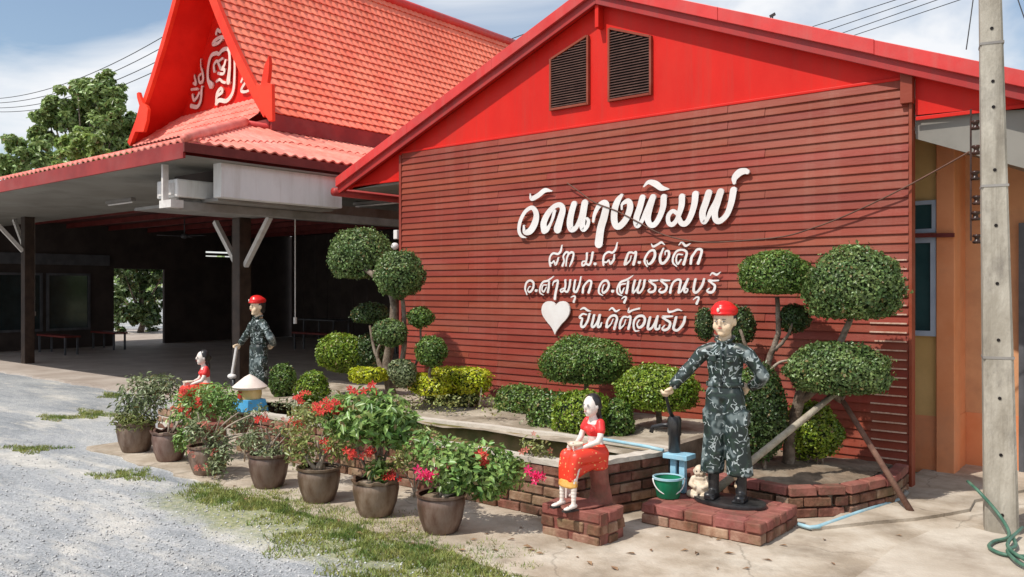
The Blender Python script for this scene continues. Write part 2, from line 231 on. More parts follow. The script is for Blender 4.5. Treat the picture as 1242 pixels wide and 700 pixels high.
def ground_material():
    m = bpy.data.materials.new('gravel_ground'); m.use_nodes = True; t = m.node_tree; N = t.nodes.new; L = t.links.new
    p = t.nodes['Principled BSDF']; p.inputs['Roughness'].default_value = 0.92; p.inputs['Specular IOR Level'].default_value = 0.2
    g = N('ShaderNodeNewGeometry').outputs['Position']
    def noise(sc, det=6, rough=0.6, stretch=None):
        n = N('ShaderNodeTexNoise'); n.inputs['Scale'].default_value = sc; n.inputs['Detail'].default_value = det; n.inputs['Roughness'].default_value = rough
        L(g, n.inputs['Vector']); return n.outputs['Fac']
    def ramp(v, pts):
        r = N('ShaderNodeValToRGB'); e = r.color_ramp.elements
        while len(e) < len(pts): e.new(0.5)
        for k, (pos, c) in enumerate(pts): e[k].position = pos; e[k].color = (*c, 1)
        L(v, r.inputs[0]); return r.outputs[0]
    vo = N('ShaderNodeTexVoronoi'); vo.inputs['Scale'].default_value = 70; L(g, vo.inputs['Vector'])
    stone = ramp(vo.outputs['Color'], [(0.0, (0.25, 0.26, 0.265)), (0.5, (0.36, 0.365, 0.37)), (1.0, (0.50, 0.50, 0.50))])
    gm_ = N('ShaderNodeMapping'); gm_.inputs['Scale'].default_value = (0.40, 1.5, 1); gm_.inputs['Rotation'].default_value = (0, 0, -0.18); L(g, gm_.inputs[0])
    bn_ = N('ShaderNodeTexNoise'); bn_.inputs['Scale'].default_value = 0.75; bn_.inputs['Detail'].default_value = 9; bn_.inputs['Roughness'].default_value = 0.68; L(gm_.outputs[0], bn_.inputs['Vector'])
    big = ramp(bn_.outputs['Fac'], [(0.38, (0.58, 0.61, 0.64)), (0.52, (0.95, 0.96, 0.97)), (0.66, (1.28, 1.25, 1.18))])
    mul = N('ShaderNodeMix'); mul.data_type = 'RGBA'; mul.blend_type = 'MULTIPLY'; mul.inputs['Factor'].default_value = 1; L(stone, mul.inputs['A']); L(big, mul.inputs['B'])
    bn2 = N('ShaderNodeTexNoise'); bn2.inputs['Scale'].default_value = 1.25; bn2.inputs['Detail'].default_value = 10; bn2.inputs['Roughness'].default_value = 0.72; L(gm_.outputs[0], bn2.inputs['Vector'])
    sandf = ramp(bn2.outputs['Fac'], [(0.50, (0, 0, 0)), (0.60, (0.9, 0.9, 0.9))])
    mx = N('ShaderNodeMix'); mx.data_type = 'RGBA'; L(sandf, mx.inputs['Factor']); L(mul.outputs['Result'], mx.inputs['A'])
    sandc = ramp(noise(7, 8), [(0.35, (0.44, 0.42, 0.38)), (0.65, (0.62, 0.59, 0.54))]); L(sandc, mx.inputs['B'])
    # mossy patches where the vehicles do not pass
    gf = ramp(noise(0.42, 9, 0.72), [(0.60, (0, 0, 0)), (0.68, (0.55, 0.55, 0.55))])
    mx2 = N('ShaderNodeMix'); mx2.data_type = 'RGBA'; L(gf, mx2.inputs['Factor']); L(mx.outputs['Result'], mx2.inputs['A']); mx2.inputs['B'].default_value = (0.27, 0.28, 0.16, 1)
    # weedy strip between the gravel and the pavement
    sp_ = N('ShaderNodeSeparateXYZ'); L(g, sp_.inputs[0])
    r1 = N('ShaderNodeMapRange'); r1.interpolation_type = 'SMOOTHSTEP'; r1.inputs['From Min'].default_value = -4.75; r1.inputs['From Max'].default_value = -3.75; L(sp_.outputs['Y'], r1.inputs['Value'])
    r2 = N('ShaderNodeMapRange'); r2.interpolation_type = 'SMOOTHSTEP'; r2.inputs['From Min'].default_value = -6.0; r2.inputs['From Max'].default_value = -3.8; L(sp_.outputs['X'], r2.inputs['Value'])
    bm_ = N('ShaderNodeMath'); bm_.operation = 'MULTIPLY'; L(r1.outputs[0], bm_.inputs[0]); L(r2.outputs[0], bm_.inputs[1])
    nn = N('ShaderNodeMath'); nn.operation = 'ADD'; L(bm_.outputs[0], nn.inputs[0]); L(noise(3.2, 9, 0.75), nn.inputs[1])
    gm2 = ramp(nn.outputs[0], [(0.98, (0, 0, 0)), (1.0, (0.0, 0.0, 0.0))]); rr_ = N('ShaderNodeMapRange'); rr_.inputs['From Min'].default_value = 1.12; rr_.inputs['From Max'].default_value = 1.48; rr_.inputs['To Max'].default_value = 0.8; L(nn.outputs[0], rr_.inputs['Value'])
    mx3 = N('ShaderNodeMix'); mx3.data_type = 'RGBA'; L(rr_.outputs[0], mx3.inputs['Factor']); L(mx2.outputs['Result'], mx3.inputs['A'])
    wc = ramp(noise(22, 6), [(0.35, (0.15, 0.17, 0.06)), (0.5, (0.27, 0.28, 0.10)), (0.65, (0.42, 0.39, 0.24))]); L(wc, mx3.inputs['B'])
    L(mx3.outputs['Result'], p.inputs['Base Color'])
    b = N('ShaderNodeBump'); b.inputs['Strength'].default_value = 0.65; b.inputs['Distance'].default_value = 0.008
    bs = N('ShaderNodeMath'); bs.operation = 'ADD'; L(vo.outputs['Distance'], bs.inputs[0]); L(noise(16, 6), bs.inputs[1]); L(bs.outputs[0], b.inputs['Height']); L(b.outputs[0], p.inputs['Normal'])
    return m
M['ground'] = ground_material()

# ------------------------------------------------------------------ object helpers
def props(o, label=None, cat=None, group=None, kind=None):
    if label: o['label'] = label
    if cat: o['category'] = cat
    if group: o['group'] = group
    if kind: o['kind'] = kind
    return o
def thing(name, loc, label=None, cat=None, group=None, kind=None, rz=0.0):
    o = bpy.data.objects.new(name, None); o.empty_display_size = 0.1; COL.objects.link(o)
    o.location = loc; o.rotation_euler = (0, 0, rz); return props(o, label, cat, group, kind)
def wloc(o):
    v = Vector((0, 0, 0))
    while o is not None: v = v + o.location; o = o.parent
    return v
def link(name, me, parent=None, loc=None):
    o = bpy.data.objects.new(name, me); COL.objects.link(o)
    if parent is not None: o.parent = parent
    if loc is not None: o.location = loc
    return o
def copy_tree(o, parent=None):
    c = o.copy(); COL.objects.link(c)
    if parent is not None: c.parent = parent
    for ch in o.children: copy_tree(ch, c)
    return c

class MB:
    """collects shapes given in world coordinates (or local ones for a thing at the origin)"""
    def __init__(s): s.v = []; s.f = []; s.mi = []; s.cur = 0
    def add(s, vs, fs):
        n = len(s.v); s.v += [tuple(v) for v in vs]; s.f += [tuple(i+n for i in f) for f in fs]; s.mi += [s.cur]*len(fs); return s
    def box(s, x0, x1, y0, y1, z0, z1):
        return s.add([(x0,y0,z0),(x1,y0,z0),(x1,y1,z0),(x0,y1,z0),(x0,y0,z1),(x1,y0,z1),(x1,y1,z1),(x0,y1,z1)],
                     [(0,3,2,1),(4,5,6,7),(0,1,5,4),(1,2,6,5),(2,3,7,6),(3,0,4,7)])
    def bar(s, a, b, w, h, up=(0,0,1)):
        a = Vector(a); b = Vector(b); d = (b-a).normalized(); u = Vector(up)
        sd = d.cross(u).normalized()*(w/2); u = sd.cross(d).normalized()*(h/2)
        vs = [a-sd-u, a+sd-u, a+sd+u, a-sd+u, b-sd-u, b+sd-u, b+sd+u, b-sd+u]
        return s.add(vs, [(0,3,2,1),(4,5,6,7),(0,1,5,4),(1,2,6,5),(2,3,7,6),(3,0,4,7)])
    def prism(s, poly, d):       # poly: list of 3D points, d: extrusion vector
        n = len(poly); d = Vector(d); vs = [Vector(p) for p in poly] + [Vector(p)+d for p in poly]
        return s.add(vs, [tuple(range(n))[::-1], tuple(range(n, 2*n))] + [(i, (i+1) % n, (i+1) % n+n, i+n) for i in range(n)])
    def tube(s, pts, rad, n=8, cap=True):
        pts = [Vector(p) for p in pts]; m = len(pts)
        if not hasattr(rad, '__len__'): rad = [rad]*m
        ref = None; vs = []
        for i, p in enumerate(pts):
            d = (pts[min(i+1, m-1)]-pts[max(i-1, 0)]).normalized()
            if ref is None: ref = Vector((0,0,1)) if abs(d.z) < 0.9 else Vector((1,0,0))
            a = (ref - d*ref.dot(d)).normalized(); ref = a; b = d.cross(a)
            for k in range(n):
                t = 2*math.pi*k/n; vs.append(p+a*(rad[i]*math.cos(t))+b*(rad[i]*math.sin(t)))
        fs = [(i*n+k, i*n+(k+1) % n, (i+1)*n+(k+1) % n, (i+1)*n+k) for i in range(m-1) for k in range(n)]
        if cap: fs += [tuple(range(n))[::-1], tuple(range((m-1)*n, m*n))]
        return s.add(vs, fs)
    def lathe(s, prof, n=24, c=(0,0,0), wave=None):
        vs = []
        for j, (r, z) in enumerate(prof):
            for k in range(n):
                t = 2*math.pi*k/n; w = wave(j, t) if wave else (0, 0)
                vs.append((c[0]+(r+w[0])*math.cos(t), c[1]+(r+w[0])*math.sin(t), c[2]+z+w[1]))
        return s.add(vs, [(j*n+k, j*n+(k+1) % n, (j+1)*n+(k+1) % n, (j+1)*n+k) for j in range(len(prof)-1) for k in range(n)])
    def ell(s, c, r, n=12, m=8, rot=None):
        vs = [Vector((0,0,-1))]
        for j in range(1, m):
            ph = -math.pi/2+math.pi*j/m
            for k in range(n): t = 2*math.pi*k/n; vs.append(Vector((math.cos(ph)*math.cos(t), math.cos(ph)*math.sin(t), math.sin(ph))))
        vs.append(Vector((0,0,1)))
        r = r if hasattr(r, '__len__') else (r, r, r); c = Vector(c)
        out = []
        for v in vs:
            w = Vector((v.x*r[0], v.y*r[1], v.z*r[2]))
            if rot is not None: w = rot @ w
            out.append(c+w)
        fs = [(0, 1+(k+1) % n, 1+k) for k in range(n)]
        for j in range(m-2): fs += [(1+j*n+k, 1+j*n+(k+1) % n, 1+(j+1)*n+(k+1) % n, 1+(j+1)*n+k) for k in range(n)]
        L_ = len(out)-1; b = 1+(m-2)*n; fs += [(b+k, b+(k+1) % n, L_) for k in range(n)]
        return s.add(out, fs)
    def mesh(s, name, mats, off=Vector((0,0,0)), smooth=False):
        me = bpy.data.meshes.new(name); me.from_pydata([(v[0]-off.x, v[1]-off.y, v[2]-off.z) for v in s.v], [], s.f)
        for m in (mats if isinstance(mats, (list, tuple)) else [mats]): me.materials.append(m)
        me.polygons.foreach_set('material_index', s.mi)
        if smooth: me.polygons.foreach_set('use_smooth', [True]*len(me.polygons))
        me.update(); return me
    def build(s, name, mats, parent=None, smooth=False, bevel=0.0, origin=None, sharp=None):
        off = wloc(parent) if parent is not None else Vector(origin or (0,0,0))
        me = s.mesh(name, mats, off, smooth)
        if smooth and sharp: me.set_sharp_from_angle(angle=R(sharp))
        o = link(name, me, parent, None if parent is not None else off)
        if bevel:
            b = o.modifiers.new('bevel', 'BEVEL'); b.width = bevel; b.segments = 2; b.limit_method = 'ANGLE'
        return o

def np_mesh(name, V, F, mats, mi=None, smooth=False):
    """V (n,3) array, F (m,k) array of equal sized faces"""
    me = bpy.data.meshes.new(name); k = F.shape[1]
    me.vertices.add(len(V)); me.vertices.foreach_set('co', V.astype(np.float32).ravel())
    me.loops.add(F.size); me.loops.foreach_set('vertex_index', F.astype(np.int32).ravel())
    me.polygons.add(len(F)); me.polygons.foreach_set('loop_start', np.arange(0, F.size, k, dtype=np.int32)); me.polygons.foreach_set('loop_total', np.full(len(F), k, dtype=np.int32))
    for m in (mats if isinstance(mats, (list, tuple)) else [mats]): me.materials.append(m)
    if mi is not None: me.polygons.foreach_set('material_index', mi.astype(np.int32))
    if smooth: me.polygons.foreach_set('use_smooth', np.ones(len(F), bool))
    me.update(calc_edges=True); me.validate(); return me

def leaf_arrays(P, Nrm, size, aspect=0.5, jitter=0.8, fold=0.18, droop=0.0):
    """folded leaves: 4 vertices, 2 triangles each, one island per leaf"""
    n = len(P); rnd = rng.normal(size=(n, 3)); N = Nrm + jitter*rnd*0.6
    N /= np.linalg.norm(N, axis=1, keepdims=True)+1e-9
    T = np.cross(N, rng.normal(size=(n, 3))); T[:, 2] -= droop; T -= N*np.sum(T*N, axis=1, keepdims=True); T /= np.linalg.norm(T, axis=1, keepdims=True)+1e-9
    B = np.cross(N, T); s = (size*(0.7+0.6*rng.random(n)))[:, None] if np.isscalar(size) else size[:, None]
    v0 = P-T*s*0.5; v2 = P+T*s*0.5; up = N*s*fold
    v1 = P+B*s*aspect*0.5+up-T*s*0.05; v3 = P-B*s*aspect*0.5+up-T*s*0.05
    V = np.stack([v0, v1, v2, v3], 1).reshape(-1, 3); b = np.arange(n)[:, None]*4
    F = np.concatenate([b+np.array([[0, 1, 2]]), b+np.array([[0, 2, 3]])], 0)
    return V, F

def leaves_obj(name, P, Nrm, size, mat, parent=None, origin=None, **k):
    V, F = leaf_arrays(P, Nrm, size, **k)
    off = np.array(wloc(parent) if parent is not None else (origin or (0, 0, 0)))
    me = np_mesh(name, V-off, F, mat); return link(name, me, parent, None if parent is not None else Vector(off))

def sphere_dirs(n):
    d = rng.normal(size=(n, 3)); return d/np.linalg.norm(d, axis=1, keepdims=True)
def lump(d, seed, amp):
    a = np.random.default_rng(seed); s = np.zeros(len(d))
    for k in range(7):
        w = a.normal(size=3)*(2.0+k*0.9); s += np.sin(d@w+a.random()*6.28)/(1.3+k*0.5)
    f = np.zeros(len(d))
    for k in range(5):
        w = a.normal(size=3)*8.0; f += np.sin(d@w+a.random()*6.28)
    return 1+amp*s+0.011*f
def superell(d, e):
    if e == 2: return d
    q = (np.abs(d)**e).sum(1)**(-1/e); return d*q[:, None]
def crown(name, c, r, mat, parent, dens=1.0, leaf=0.024, e=2, amp=0.055, flat=0.0, seed=None, aspect=0.62, stray=0.12):
    """clipped crown: dark twiggy inside + thousands of single leaves over it"""
    seed = seed if seed is not None else random.randrange(9999)
    c = np.array(c); r = np.array(r if hasattr(r, '__len__') else (r, r, r), float)
    area = 4*math.pi*(((r[0]*r[1])**1.6+(r[0]*r[2])**1.6+(r[1]*r[2])**1.6)/3)**(1/1.6)
    n = int(area/(leaf*leaf*aspect*0.5)*1.55*dens)
    def surf(d):
        q = superell(d, e)*lump(d, seed, amp)[:, None]
        if flat: q[:, 2] = np.where(q[:, 2] < -flat, -flat+(q[:, 2]+flat)*0.25, q[:, 2])
        return q
    d = sphere_dirs(n); leaf = leaf*1.12; rad = 0.84+0.20*rng.random(n)**0.6; k = rng.random(n) < stray; rad[k] += 0.10*rng.random(k.sum())
    P = c+surf(d)*rad[:, None]*r; Nn = d/r; Nn /= np.linalg.norm(Nn, axis=1, keepdims=True)
    V, F = leaf_arrays(P, Nn, leaf, aspect=aspect, jitter=1.0)
    # inside
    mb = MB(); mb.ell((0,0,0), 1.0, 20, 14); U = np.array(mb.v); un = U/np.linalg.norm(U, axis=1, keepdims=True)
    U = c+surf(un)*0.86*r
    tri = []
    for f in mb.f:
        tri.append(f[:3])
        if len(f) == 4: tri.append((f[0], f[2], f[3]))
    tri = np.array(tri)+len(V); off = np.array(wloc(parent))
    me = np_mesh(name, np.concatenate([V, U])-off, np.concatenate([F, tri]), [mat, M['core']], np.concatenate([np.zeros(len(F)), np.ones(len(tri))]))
    return link(name, me, parent)

# ================================================================== THE GROUND
mb = MB(); mb.add([(-600,-600,0),(600,-600,0),(600,600,0),(-600,600,0)], [(0,1,2,3)])
props(mb.build('ground', M['ground']), kind='structure')
def ragged(a, b, n, amp):
    out = []
    for i in range(n):
        t = i/n; p = Vector(a).lerp(Vector(b), t); q = (Vector(b)-Vector(a)).normalized(); q = Vector((-q.y, q.x, 0))
        s = amp*(math.sin(i*0.9+3)+0.6*math.sin(i*2.3+1)+0.5*random.uniform(-1, 1)); out.append(p+q*s)
    return out
def sheet(name, pts, z, mat, thick=0.03):
    mb = MB(); mb.prism([(p[0], p[1], z-thick) for p in pts], (0, 0, thick)); return props(mb.build(name, mat), kind='structure')
edge = ragged((-6.9, -3.35, 0), (4.5, -3.65, 0), 90, 0.035)
sheet('pavement', list(edge)+[(4.5, 0.6, 0), (-6.2, 0.6, 0), (-6.9, -0.9, 0)], 0.012, M['concrete'])
edge2 = ragged((-30, -0.95, 0), (-5.9, -0.95, 0), 120, 0.03)
sheet('pavilion_floor', list(edge2)+[(-5.9, 13, 0), (-30, 13, 0)], 0.03, M['floor'], 0.05)
sl = [atz(*p, 0.05) for p in [(1035, 702), (1058, 685), (1088, 661), (1130, 643), (1180, 640), (1204, 646)]]
sheet('paving_slab', [Vector((sl[0].x+0.05, -4.6, 0))]+sl+[Vector((4.0, -1.0, 0)), Vector((4.0, -4.6, 0))], 0.05, M['slab'], 0.05)
sl2 = [atz(*p, 0.035) for p in [(985, 640), (1060, 632), (1110, 628), (1150, 622), (1176, 617), (1182, 606)]]
sheet('porch_slab', sl2+[Vector((1.0, 1.2, 0)), Vector((-0.1, 1.2, 0)), Vector((-0.1, 0.02, 0))], 0.035, M['concrete'], 0.035)

# ================================================================== RED BUILDING
LW = 5.85; AX = -LW/2; TAN = 0.404
red = thing('red_building', (AX, 0, 0), 'red gabled building with maroon board cladding and white lettering on its end wall', 'building')
# cladding: separate lapped boards, three lengths a course
ROW = 0.0722
def board_mesh(L):
    mb = MB(); h = ROW+0.010; t = 0.011
    vs = []
    for x in (0.0, L): vs += [(x, -0.034, 0), (x, -0.034+t, 0), (x, -0.018+t, h), (x, -0.018, h), (x, -0.0335, 0.006)]
    mb.add(vs, [(0,1,2,3,4), (9,8,7,6,5), (0,4,9,5), (4,3,8,9), (3,2,7,8), (2,1,6,7), (1,0,5,6)])
    return mb.mesh('board', M['siding'])
bcache = {}
for k in range(45):
    z = 0.015+k*ROW
    cuts = [-LW+0.02, -4.72, -2.45, -0.02] if k % 2 else [-LW+0.02, -4.28, -1.55, -0.02]
    if k % 5 == 3: cuts = [-LW+0.02, -3.6, -1.2, -0.02]
    for a, b in zip(cuts[:-1], cuts[1:]):
        L_ = round(b-a-0.004, 3)
        if L_ not in bcache: bcache[L_] = board_mesh(L_)
        o = link('board', bcache[L_], red); o.location = (a-AX, random.uniform(-0.0015, 0.0015), z+random.uniform(-0.0012, 0.0012))
        o.rotation_euler = (0, random.uniform(-0.0004, 0.0004), 0)
# sunlit highlights on the board lips by the right corner, built as pale strips
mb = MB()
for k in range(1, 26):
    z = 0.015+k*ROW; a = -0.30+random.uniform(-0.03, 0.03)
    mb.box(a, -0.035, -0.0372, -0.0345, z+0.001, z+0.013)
props(mb.build('board_edge_glint', M['edge_glint'], red), 'pale painted highlights along the lower board edges by the right corner')
mb = MB(); mb.box(-LW, 0.0, -0.012, 0.06, 0, 3.27); mb.build('backing_wall', M['siding'], red)
mb = MB(); mb.box(-LW-0.02, -LW+0.018, -0.04, 0.06, 0, 3.24); mb.build('corner_trim', M['siding'], red)
mb = MB(); mb.box(-0.018, 0.004, -0.042, 0.06, 0.0, 3.10); mb.build('corner_trim', M['siding'], red)
mb = MB(); mb.box(-0.075, 0.016, -0.075, 0.0, 3.06, 3.33); props(mb.build('corner_box', M['siding'], red, bevel=0.004))
# gable sheet
APZ = 4.46
def under(x): return APZ-TAN*abs(x-AX)
XL, XR = AX-3.95, AX+3.95
GP = [[(XL,0,2.92),(-LW-0.01,0,2.95),(-LW-0.01,0,under(-LW-0.01)+0.03),(XL,0,under(XL)+0.03)], [(-LW-0.01,0,3.262),(AX,0,3.262),(AX,0,APZ+0.03),(-LW-0.01,0,under(-LW-0.01)+0.03)],
      [(AX,0,3.262),(0.02,0,3.262),(0.02,0,under(0.02)+0.03),(AX,0,APZ+0.03)], [(0.02,0,2.97),(XR,0,2.94),(XR,0,under(XR)+0.03),(0.02,0,under(0.02)+0.03)]]
mb = MB()
for g_ in GP: mb.prism(g_, (0,0.04,0))
mb.build('gable_panel', M['gable_red'], red)
mb = MB(); mb.box(-LW, -0.08, -0.028, 0.0, 3.258, 3.285); mb.build('gable_moulding', M['gable_red'], red, bevel=0.006)
for (a, b) in ((XL, -LW-0.03), (0.025, XR)):
    mb = MB(); mb.box(a, b, -0.014, -0.001, 2.925, 2.955); mb.build('gable_moulding', M['gable_red'], red, bevel=0.003)
# rakes
for sx in (-1, 1):
    xe = AX+sx*4.02
    def bd(y0, y1, z0, z1, name, mat):
        mb = MB(); mb.prism([(AX, y0, APZ+z0), (xe, y0, APZ-TAN*4.02+z0), (xe, y0, APZ-TAN*4.02+z1), (AX, y0, APZ+z1)], (0, y1-y0, 0)); return mb.build(name, mat, red, bevel=0.004)
    bd(-0.125, -0.100, -0.01, 0.095, 'barge_board', M['fascia_dark'])
    for k_ in range(3):
        u0, u1 = k_*1.34, k_*1.34+1.338; dz_ = random.uniform(-.003, .003); mb = MB()
        mb.prism([(AX+sx*u0, -0.165+0.002*k_, APZ-TAN*u0+0.085+dz_), (AX+sx*u1, -0.165+0.002*k_, APZ-TAN*u1+0.085+dz_*.3), (AX+sx*u1, -0.165+0.002*k_, APZ-TAN*u1+0.205), (AX+sx*u0, -0.165+0.002*k_, APZ-TAN*u0+0.205+dz_)], (0, 0.037, 0)); mb.build('roof_edge_flashing', M['fascia_red'], red, bevel=0.004)
    bd(-0.10, 9.5, 0.125, 0.165, 'roof', M['fascia_red'])
    bd(-0.099, -0.001, 0.035, 0.06, 'rake_soffit', M['gable_red'])
mb = MB(); mb.tube([(XL-0.10, -0.17, 2.86), (XL-0.10, 9.4, 2.86)], 0.055, 10); mb.build('gutter', M['fascia_dark'], red, True)
mb = MB(); mb.box(AX-0.022, AX+0.022, -0.10, -0.001, 4.22, 4.46); mb.build('apex_strut', M['gable_red'], red, bevel=0.004)
# two louvred vents with sloping heads
for pts in ([(669, 132), (712, 124.5), (712, 45), (669, 73)], [(740, 121), (788, 112.5), (788, 45.5), (740, 36)]):
    q = [atY(px, py, -0.02) for px, py in pts]; x0, x1 = q[0].x, q[1].x; z0 = (q[0].z+q[1].z)/2; h0, h1 = q[3].z, q[2].z
    fr = MB(); w = 0.022
    fr.box(x0-w, x0, -0.035, -0.001, z0-w, h0+w*0.6); fr.box(x1, x1+w, -0.035, -0.001, z0-w, h1+w*0.6)
    fr.box(x0, x1, -0.04, -0.001, z0-w, z0); fr.bar((x0, -0.018, h0+w/2), (x1, -0.018, h1+w/2), 0.034, w)
    lv = fr.build('louvre_vent', M['siding'], red)
    mb = MB(); mb.prism([(x0, -0.006, z0), (x1, -0.006, z0), (x1, -0.006, h1), (x0, -0.006, h0)], (0, 0.004, 0)); mb.build('vent_backing', M['louvre_back'], lv)
    nsl = 26; hm = max(h0, h1)
    for i in range(nsl):
        z = z0+0.012+(hm-z0)*i/nsl
        a, b = x0, x1
        if z > h0-0.012: a = x0+(z+0.012-h0)/(h1-h0)*(x1-x0)
        if z > h1-0.012: b = x0+(z+0.012-h0)/(h1-h0)*(x1-x0)
        if b-a < 0.02: continue
        mb = MB(); mb.add([(a, -0.034, z-0.003), (b, -0.034, z-0.003), (b, -0.010, z+0.014), (a, -0.010, z+0.014), (a, -0.034, z+0.001), (b, -0.034, z+0.001), (b, -0.010, z+0.018), (a, -0.010, z+0.018)],
                          [(0,3,2,1),(4,5,6,7),(0,1,5,4),(1,2,6,5),(2,3,7,6),(3,0,4,7)]); mb.build('slat', M['louvre'], lv)
# body, soffits, coloured side porch
mb = MB(); mb.box(-LW-0.015, -LW+0.10, 0.07, 9.0, 0, 2.95); mb.box(-LW+0.1, 0.97, 9.0, 9.1, 0, 3.2); mb.build('side_wall', M['yellow'], red)
mb = MB(); mb.box(XL, -LW-0.02, 0.045, 9.0, 2.90, 2.93); mb.build('eave_soffit', M['soffit'], red)
mb = MB(); mb.prism([(0.0, 0.045, 2.86), (1.05, 0.045, 2.40), (1.05, 0.045, 2.43), (0.0, 0.045, 2.89)], (0, 8.9, 0)); mb.build('eave_soffit', M['soffit'], red)
mb = MB(); mb.prism([(0.013, 0.041, 2.79), (1.02, 0.041, 2.38), (1.02, 0.041, 2.97), (0.013, 0.041, 2.97)], (0, 0.012, 0)); mb.build('soffit_end', M['soffit'], red)
WX = 0.013
mb = MB(); mb.box(-2.0, WX, 0.75, 0.85, 0.5, 2.95); mb.build('porch_wall', M['yellow'], red)
mb = MB(); mb.box(-2.0, WX, 0.744, 0.85, 0, 0.5); mb.build('dado', M['orange'], red)
mb = MB(); mb.box(WX, 0.155, 0.70, 0.92, 0, 2.95); mb.build('pilaster', M['orange'], red, bevel=0.006)
mb = MB(); mb.box(0.05, 0.14, 0.92, 1.20, 0.5, 2.95); mb.build('porch_wall', M['orange'], red)
mb = MB(); mb.box(0.05, 0.146, 0.92, 1.20, 0, 0.5); mb.build('dado', M['orange'], red)
mb = MB(); mb.box(0.14, 0.97, 1.20, 1.30, 0.5, 2.80); mb.box(0.87, 0.97, 1.30, 9.0, 0, 2.5); mb.build('porch_wall', M['orange_dim'], red)
mb = MB(); mb.box(0.147, 0.976, 1.194, 1.30, 0, 0.5); mb.build('dado', M['orange'], red)
dr = MB(); dr.box(0.60, 0.92, 1.15, 1.193, 0.02, 2.1); dr = dr.build('door', M['door'], red, bevel=0.005)
mb = MB()
for (a, b, c, d_) in ((0.56,0.60,0,2.16),(0.92,0.96,0,2.16)): mb.box(a, b, 1.14, 1.192, c, d_)
mb.box(0.60, 0.92, 1.14, 1.192, 2.1, 2.16); mb.build('door_frame', M['dark_frame'], dr)
# window (two lights), mostly behind the cladding
wf = MB(); y0, y1 = 0.712, 0.749
def wr(x0, x1, z0, z1, w):
    wf.box(x0, x1, y0, y1, z0, z0+w); wf.box(x0, x1, y0, y1, z1-w, z1); wf.box(x0, x0+w, y0, y1, z0+w, z1-w); wf.box(x1-w, x1, y0, y1, z0+w, z1-w)
wr(-0.85, 0.010, 1.19, 2.04, 0.045); wr(-0.85, 0.010, 2.08, 2.36, 0.035)
wn_ = wf.build('window', M['blue_frame'], red)
mb = MB(); mb.box(-0.82, -0.03, 0.735, 0.743, 1.23, 2.0); mb.build('pane', M['teal_glass'], wn_)
mb = MB(); mb.box(-0.82, -0.02, 0.735, 0.743, 2.11, 2.33); mb.build('pane', M['teal_glass'], wn_)
mb = MB(); mb.bar((-0.2, 0.67, 2.06), (0.16, 0.67, 2.05), 0.03, 0.035); mb.build('rail', M['dark_red'], red)

# ================================================================== LETTERS (white raised plates on the wall)
def catmull(pts, seg=5):
    P = [np.array(p, float) for p in pts]; P = [2*P[0]-P[1]]+P+[2*P[-1]-P[-2]]; out = []
    for i in range(1, len(P)-2):
        for k in range(seg):
            t = k/seg; a, b, c, d = P[i-1:i+3]
            out.append(0.5*((2*b)+(c-a)*t+(2*a-5*b+4*c-d)*t*t+(3*b-3*c+d-a)*t**3))
    out.append(P[-2]); return out
def stroke(mb, pts, org, sc, Y, thick, lift):
    S = catmull(pts) if len(pts) > 2 else [np.array(p, float) for p in pts]
    W = []
    for x, y, w in S:
        p = atY(org[0]+x/sc, org[1]+y/sc, Y); q = atY(org[0]+(x+w)/sc, org[1]+y/sc, Y); q2 = atY(org[0]+x/sc, org[1]+(y+w)/sc, Y)
        W.append((p.x, p.z, max(0.25*(abs(q.x-p.x)+abs(q2.z-p.z)), 0.002)))
    n = len(W); lf = []; rt = []
    for i in range(n):
        a = W[max(i-1, 0)]; b = W[min(i+1, n-1)]; dx, dz = b[0]-a[0], b[1]-a[1]; l = math.hypot(dx, dz) or 1; nx, nz = -dz/l, dx/l
        x, z, w = W[i]; lf.append((x+nx*w, z+nz*w)); rt.append((x-nx*w, z-nz*w))
    def cap(i, sgn):
        x, z, w = W[i]; a = W[i-1] if i else W[1]; dx, dz = (x-a[0], z-a[1]); l = math.hypot(dx, dz) or 1; th = math.atan2(dz, dx)
        return [(x+w*math.cos(th+s), z+w*math.sin(th+s)) for s in (-1.05, -0.52, 0, 0.52, 1.05)]
    def yy(i): return Y-thick-lift-0.00003*i
    for i in range(n-1):
        q = [lf[i], rt[i], rt[i+1], lf[i+1]]
        vs = [(x, yy(i), z) for x, z in q]+[(x, Y, z) for x, z in q]
        mb.add(vs, [(0,1,2,3), (1,0,4,5), (3,2,6,7)])
    for i, ends in ((0, (rt[0], lf[0])), (n-1, (lf[-1], rt[-1]))):
        c = cap(i, 1)
        ring = [ends[1] if i == 0 else ends[1]]
        pts_ = [ends[0]]+(c[::-1] if False else c)+[ends[1]]
        # order round the stroke centre
        cx, cz = W[i][0], W[i][1]; pts_ = sorted(set(pts_), key=lambda p: math.atan2(p[1]-cz, p[0]-cx)); m = len(pts_)
        vs = [(x, yy(i)-0.00001, z) for x, z in pts_]+[(x, Y, z) for x, z in pts_]
        mb.add(vs, [tuple(range(m))[::-1]]+[(k, (k+1) % m, (k+1) % m+m, k+m) for k in range(m)])
def lettering(root, name, glyphs, Y, thick, mat):
    for li, (org, sc, strokes) in enumerate(glyphs):
        mb = MB()
        for i, s in enumerate(strokes): stroke(mb, s, org, sc, Y, thick, 0.0004*i)
        mb.build(name, mat, root)
A1=((620,220),8.75); A2=((690,220),8.75); A3=((760,210),8.75); A4=((835,200),8.75)
B5=((660,290),12.42); B6=((750,285),11.29); C7=((630,325),12.42); C8=((720,325),15.53); C9=((795,322),14.0); D10=((650,360),13.8); D11=((735,365),11.83)
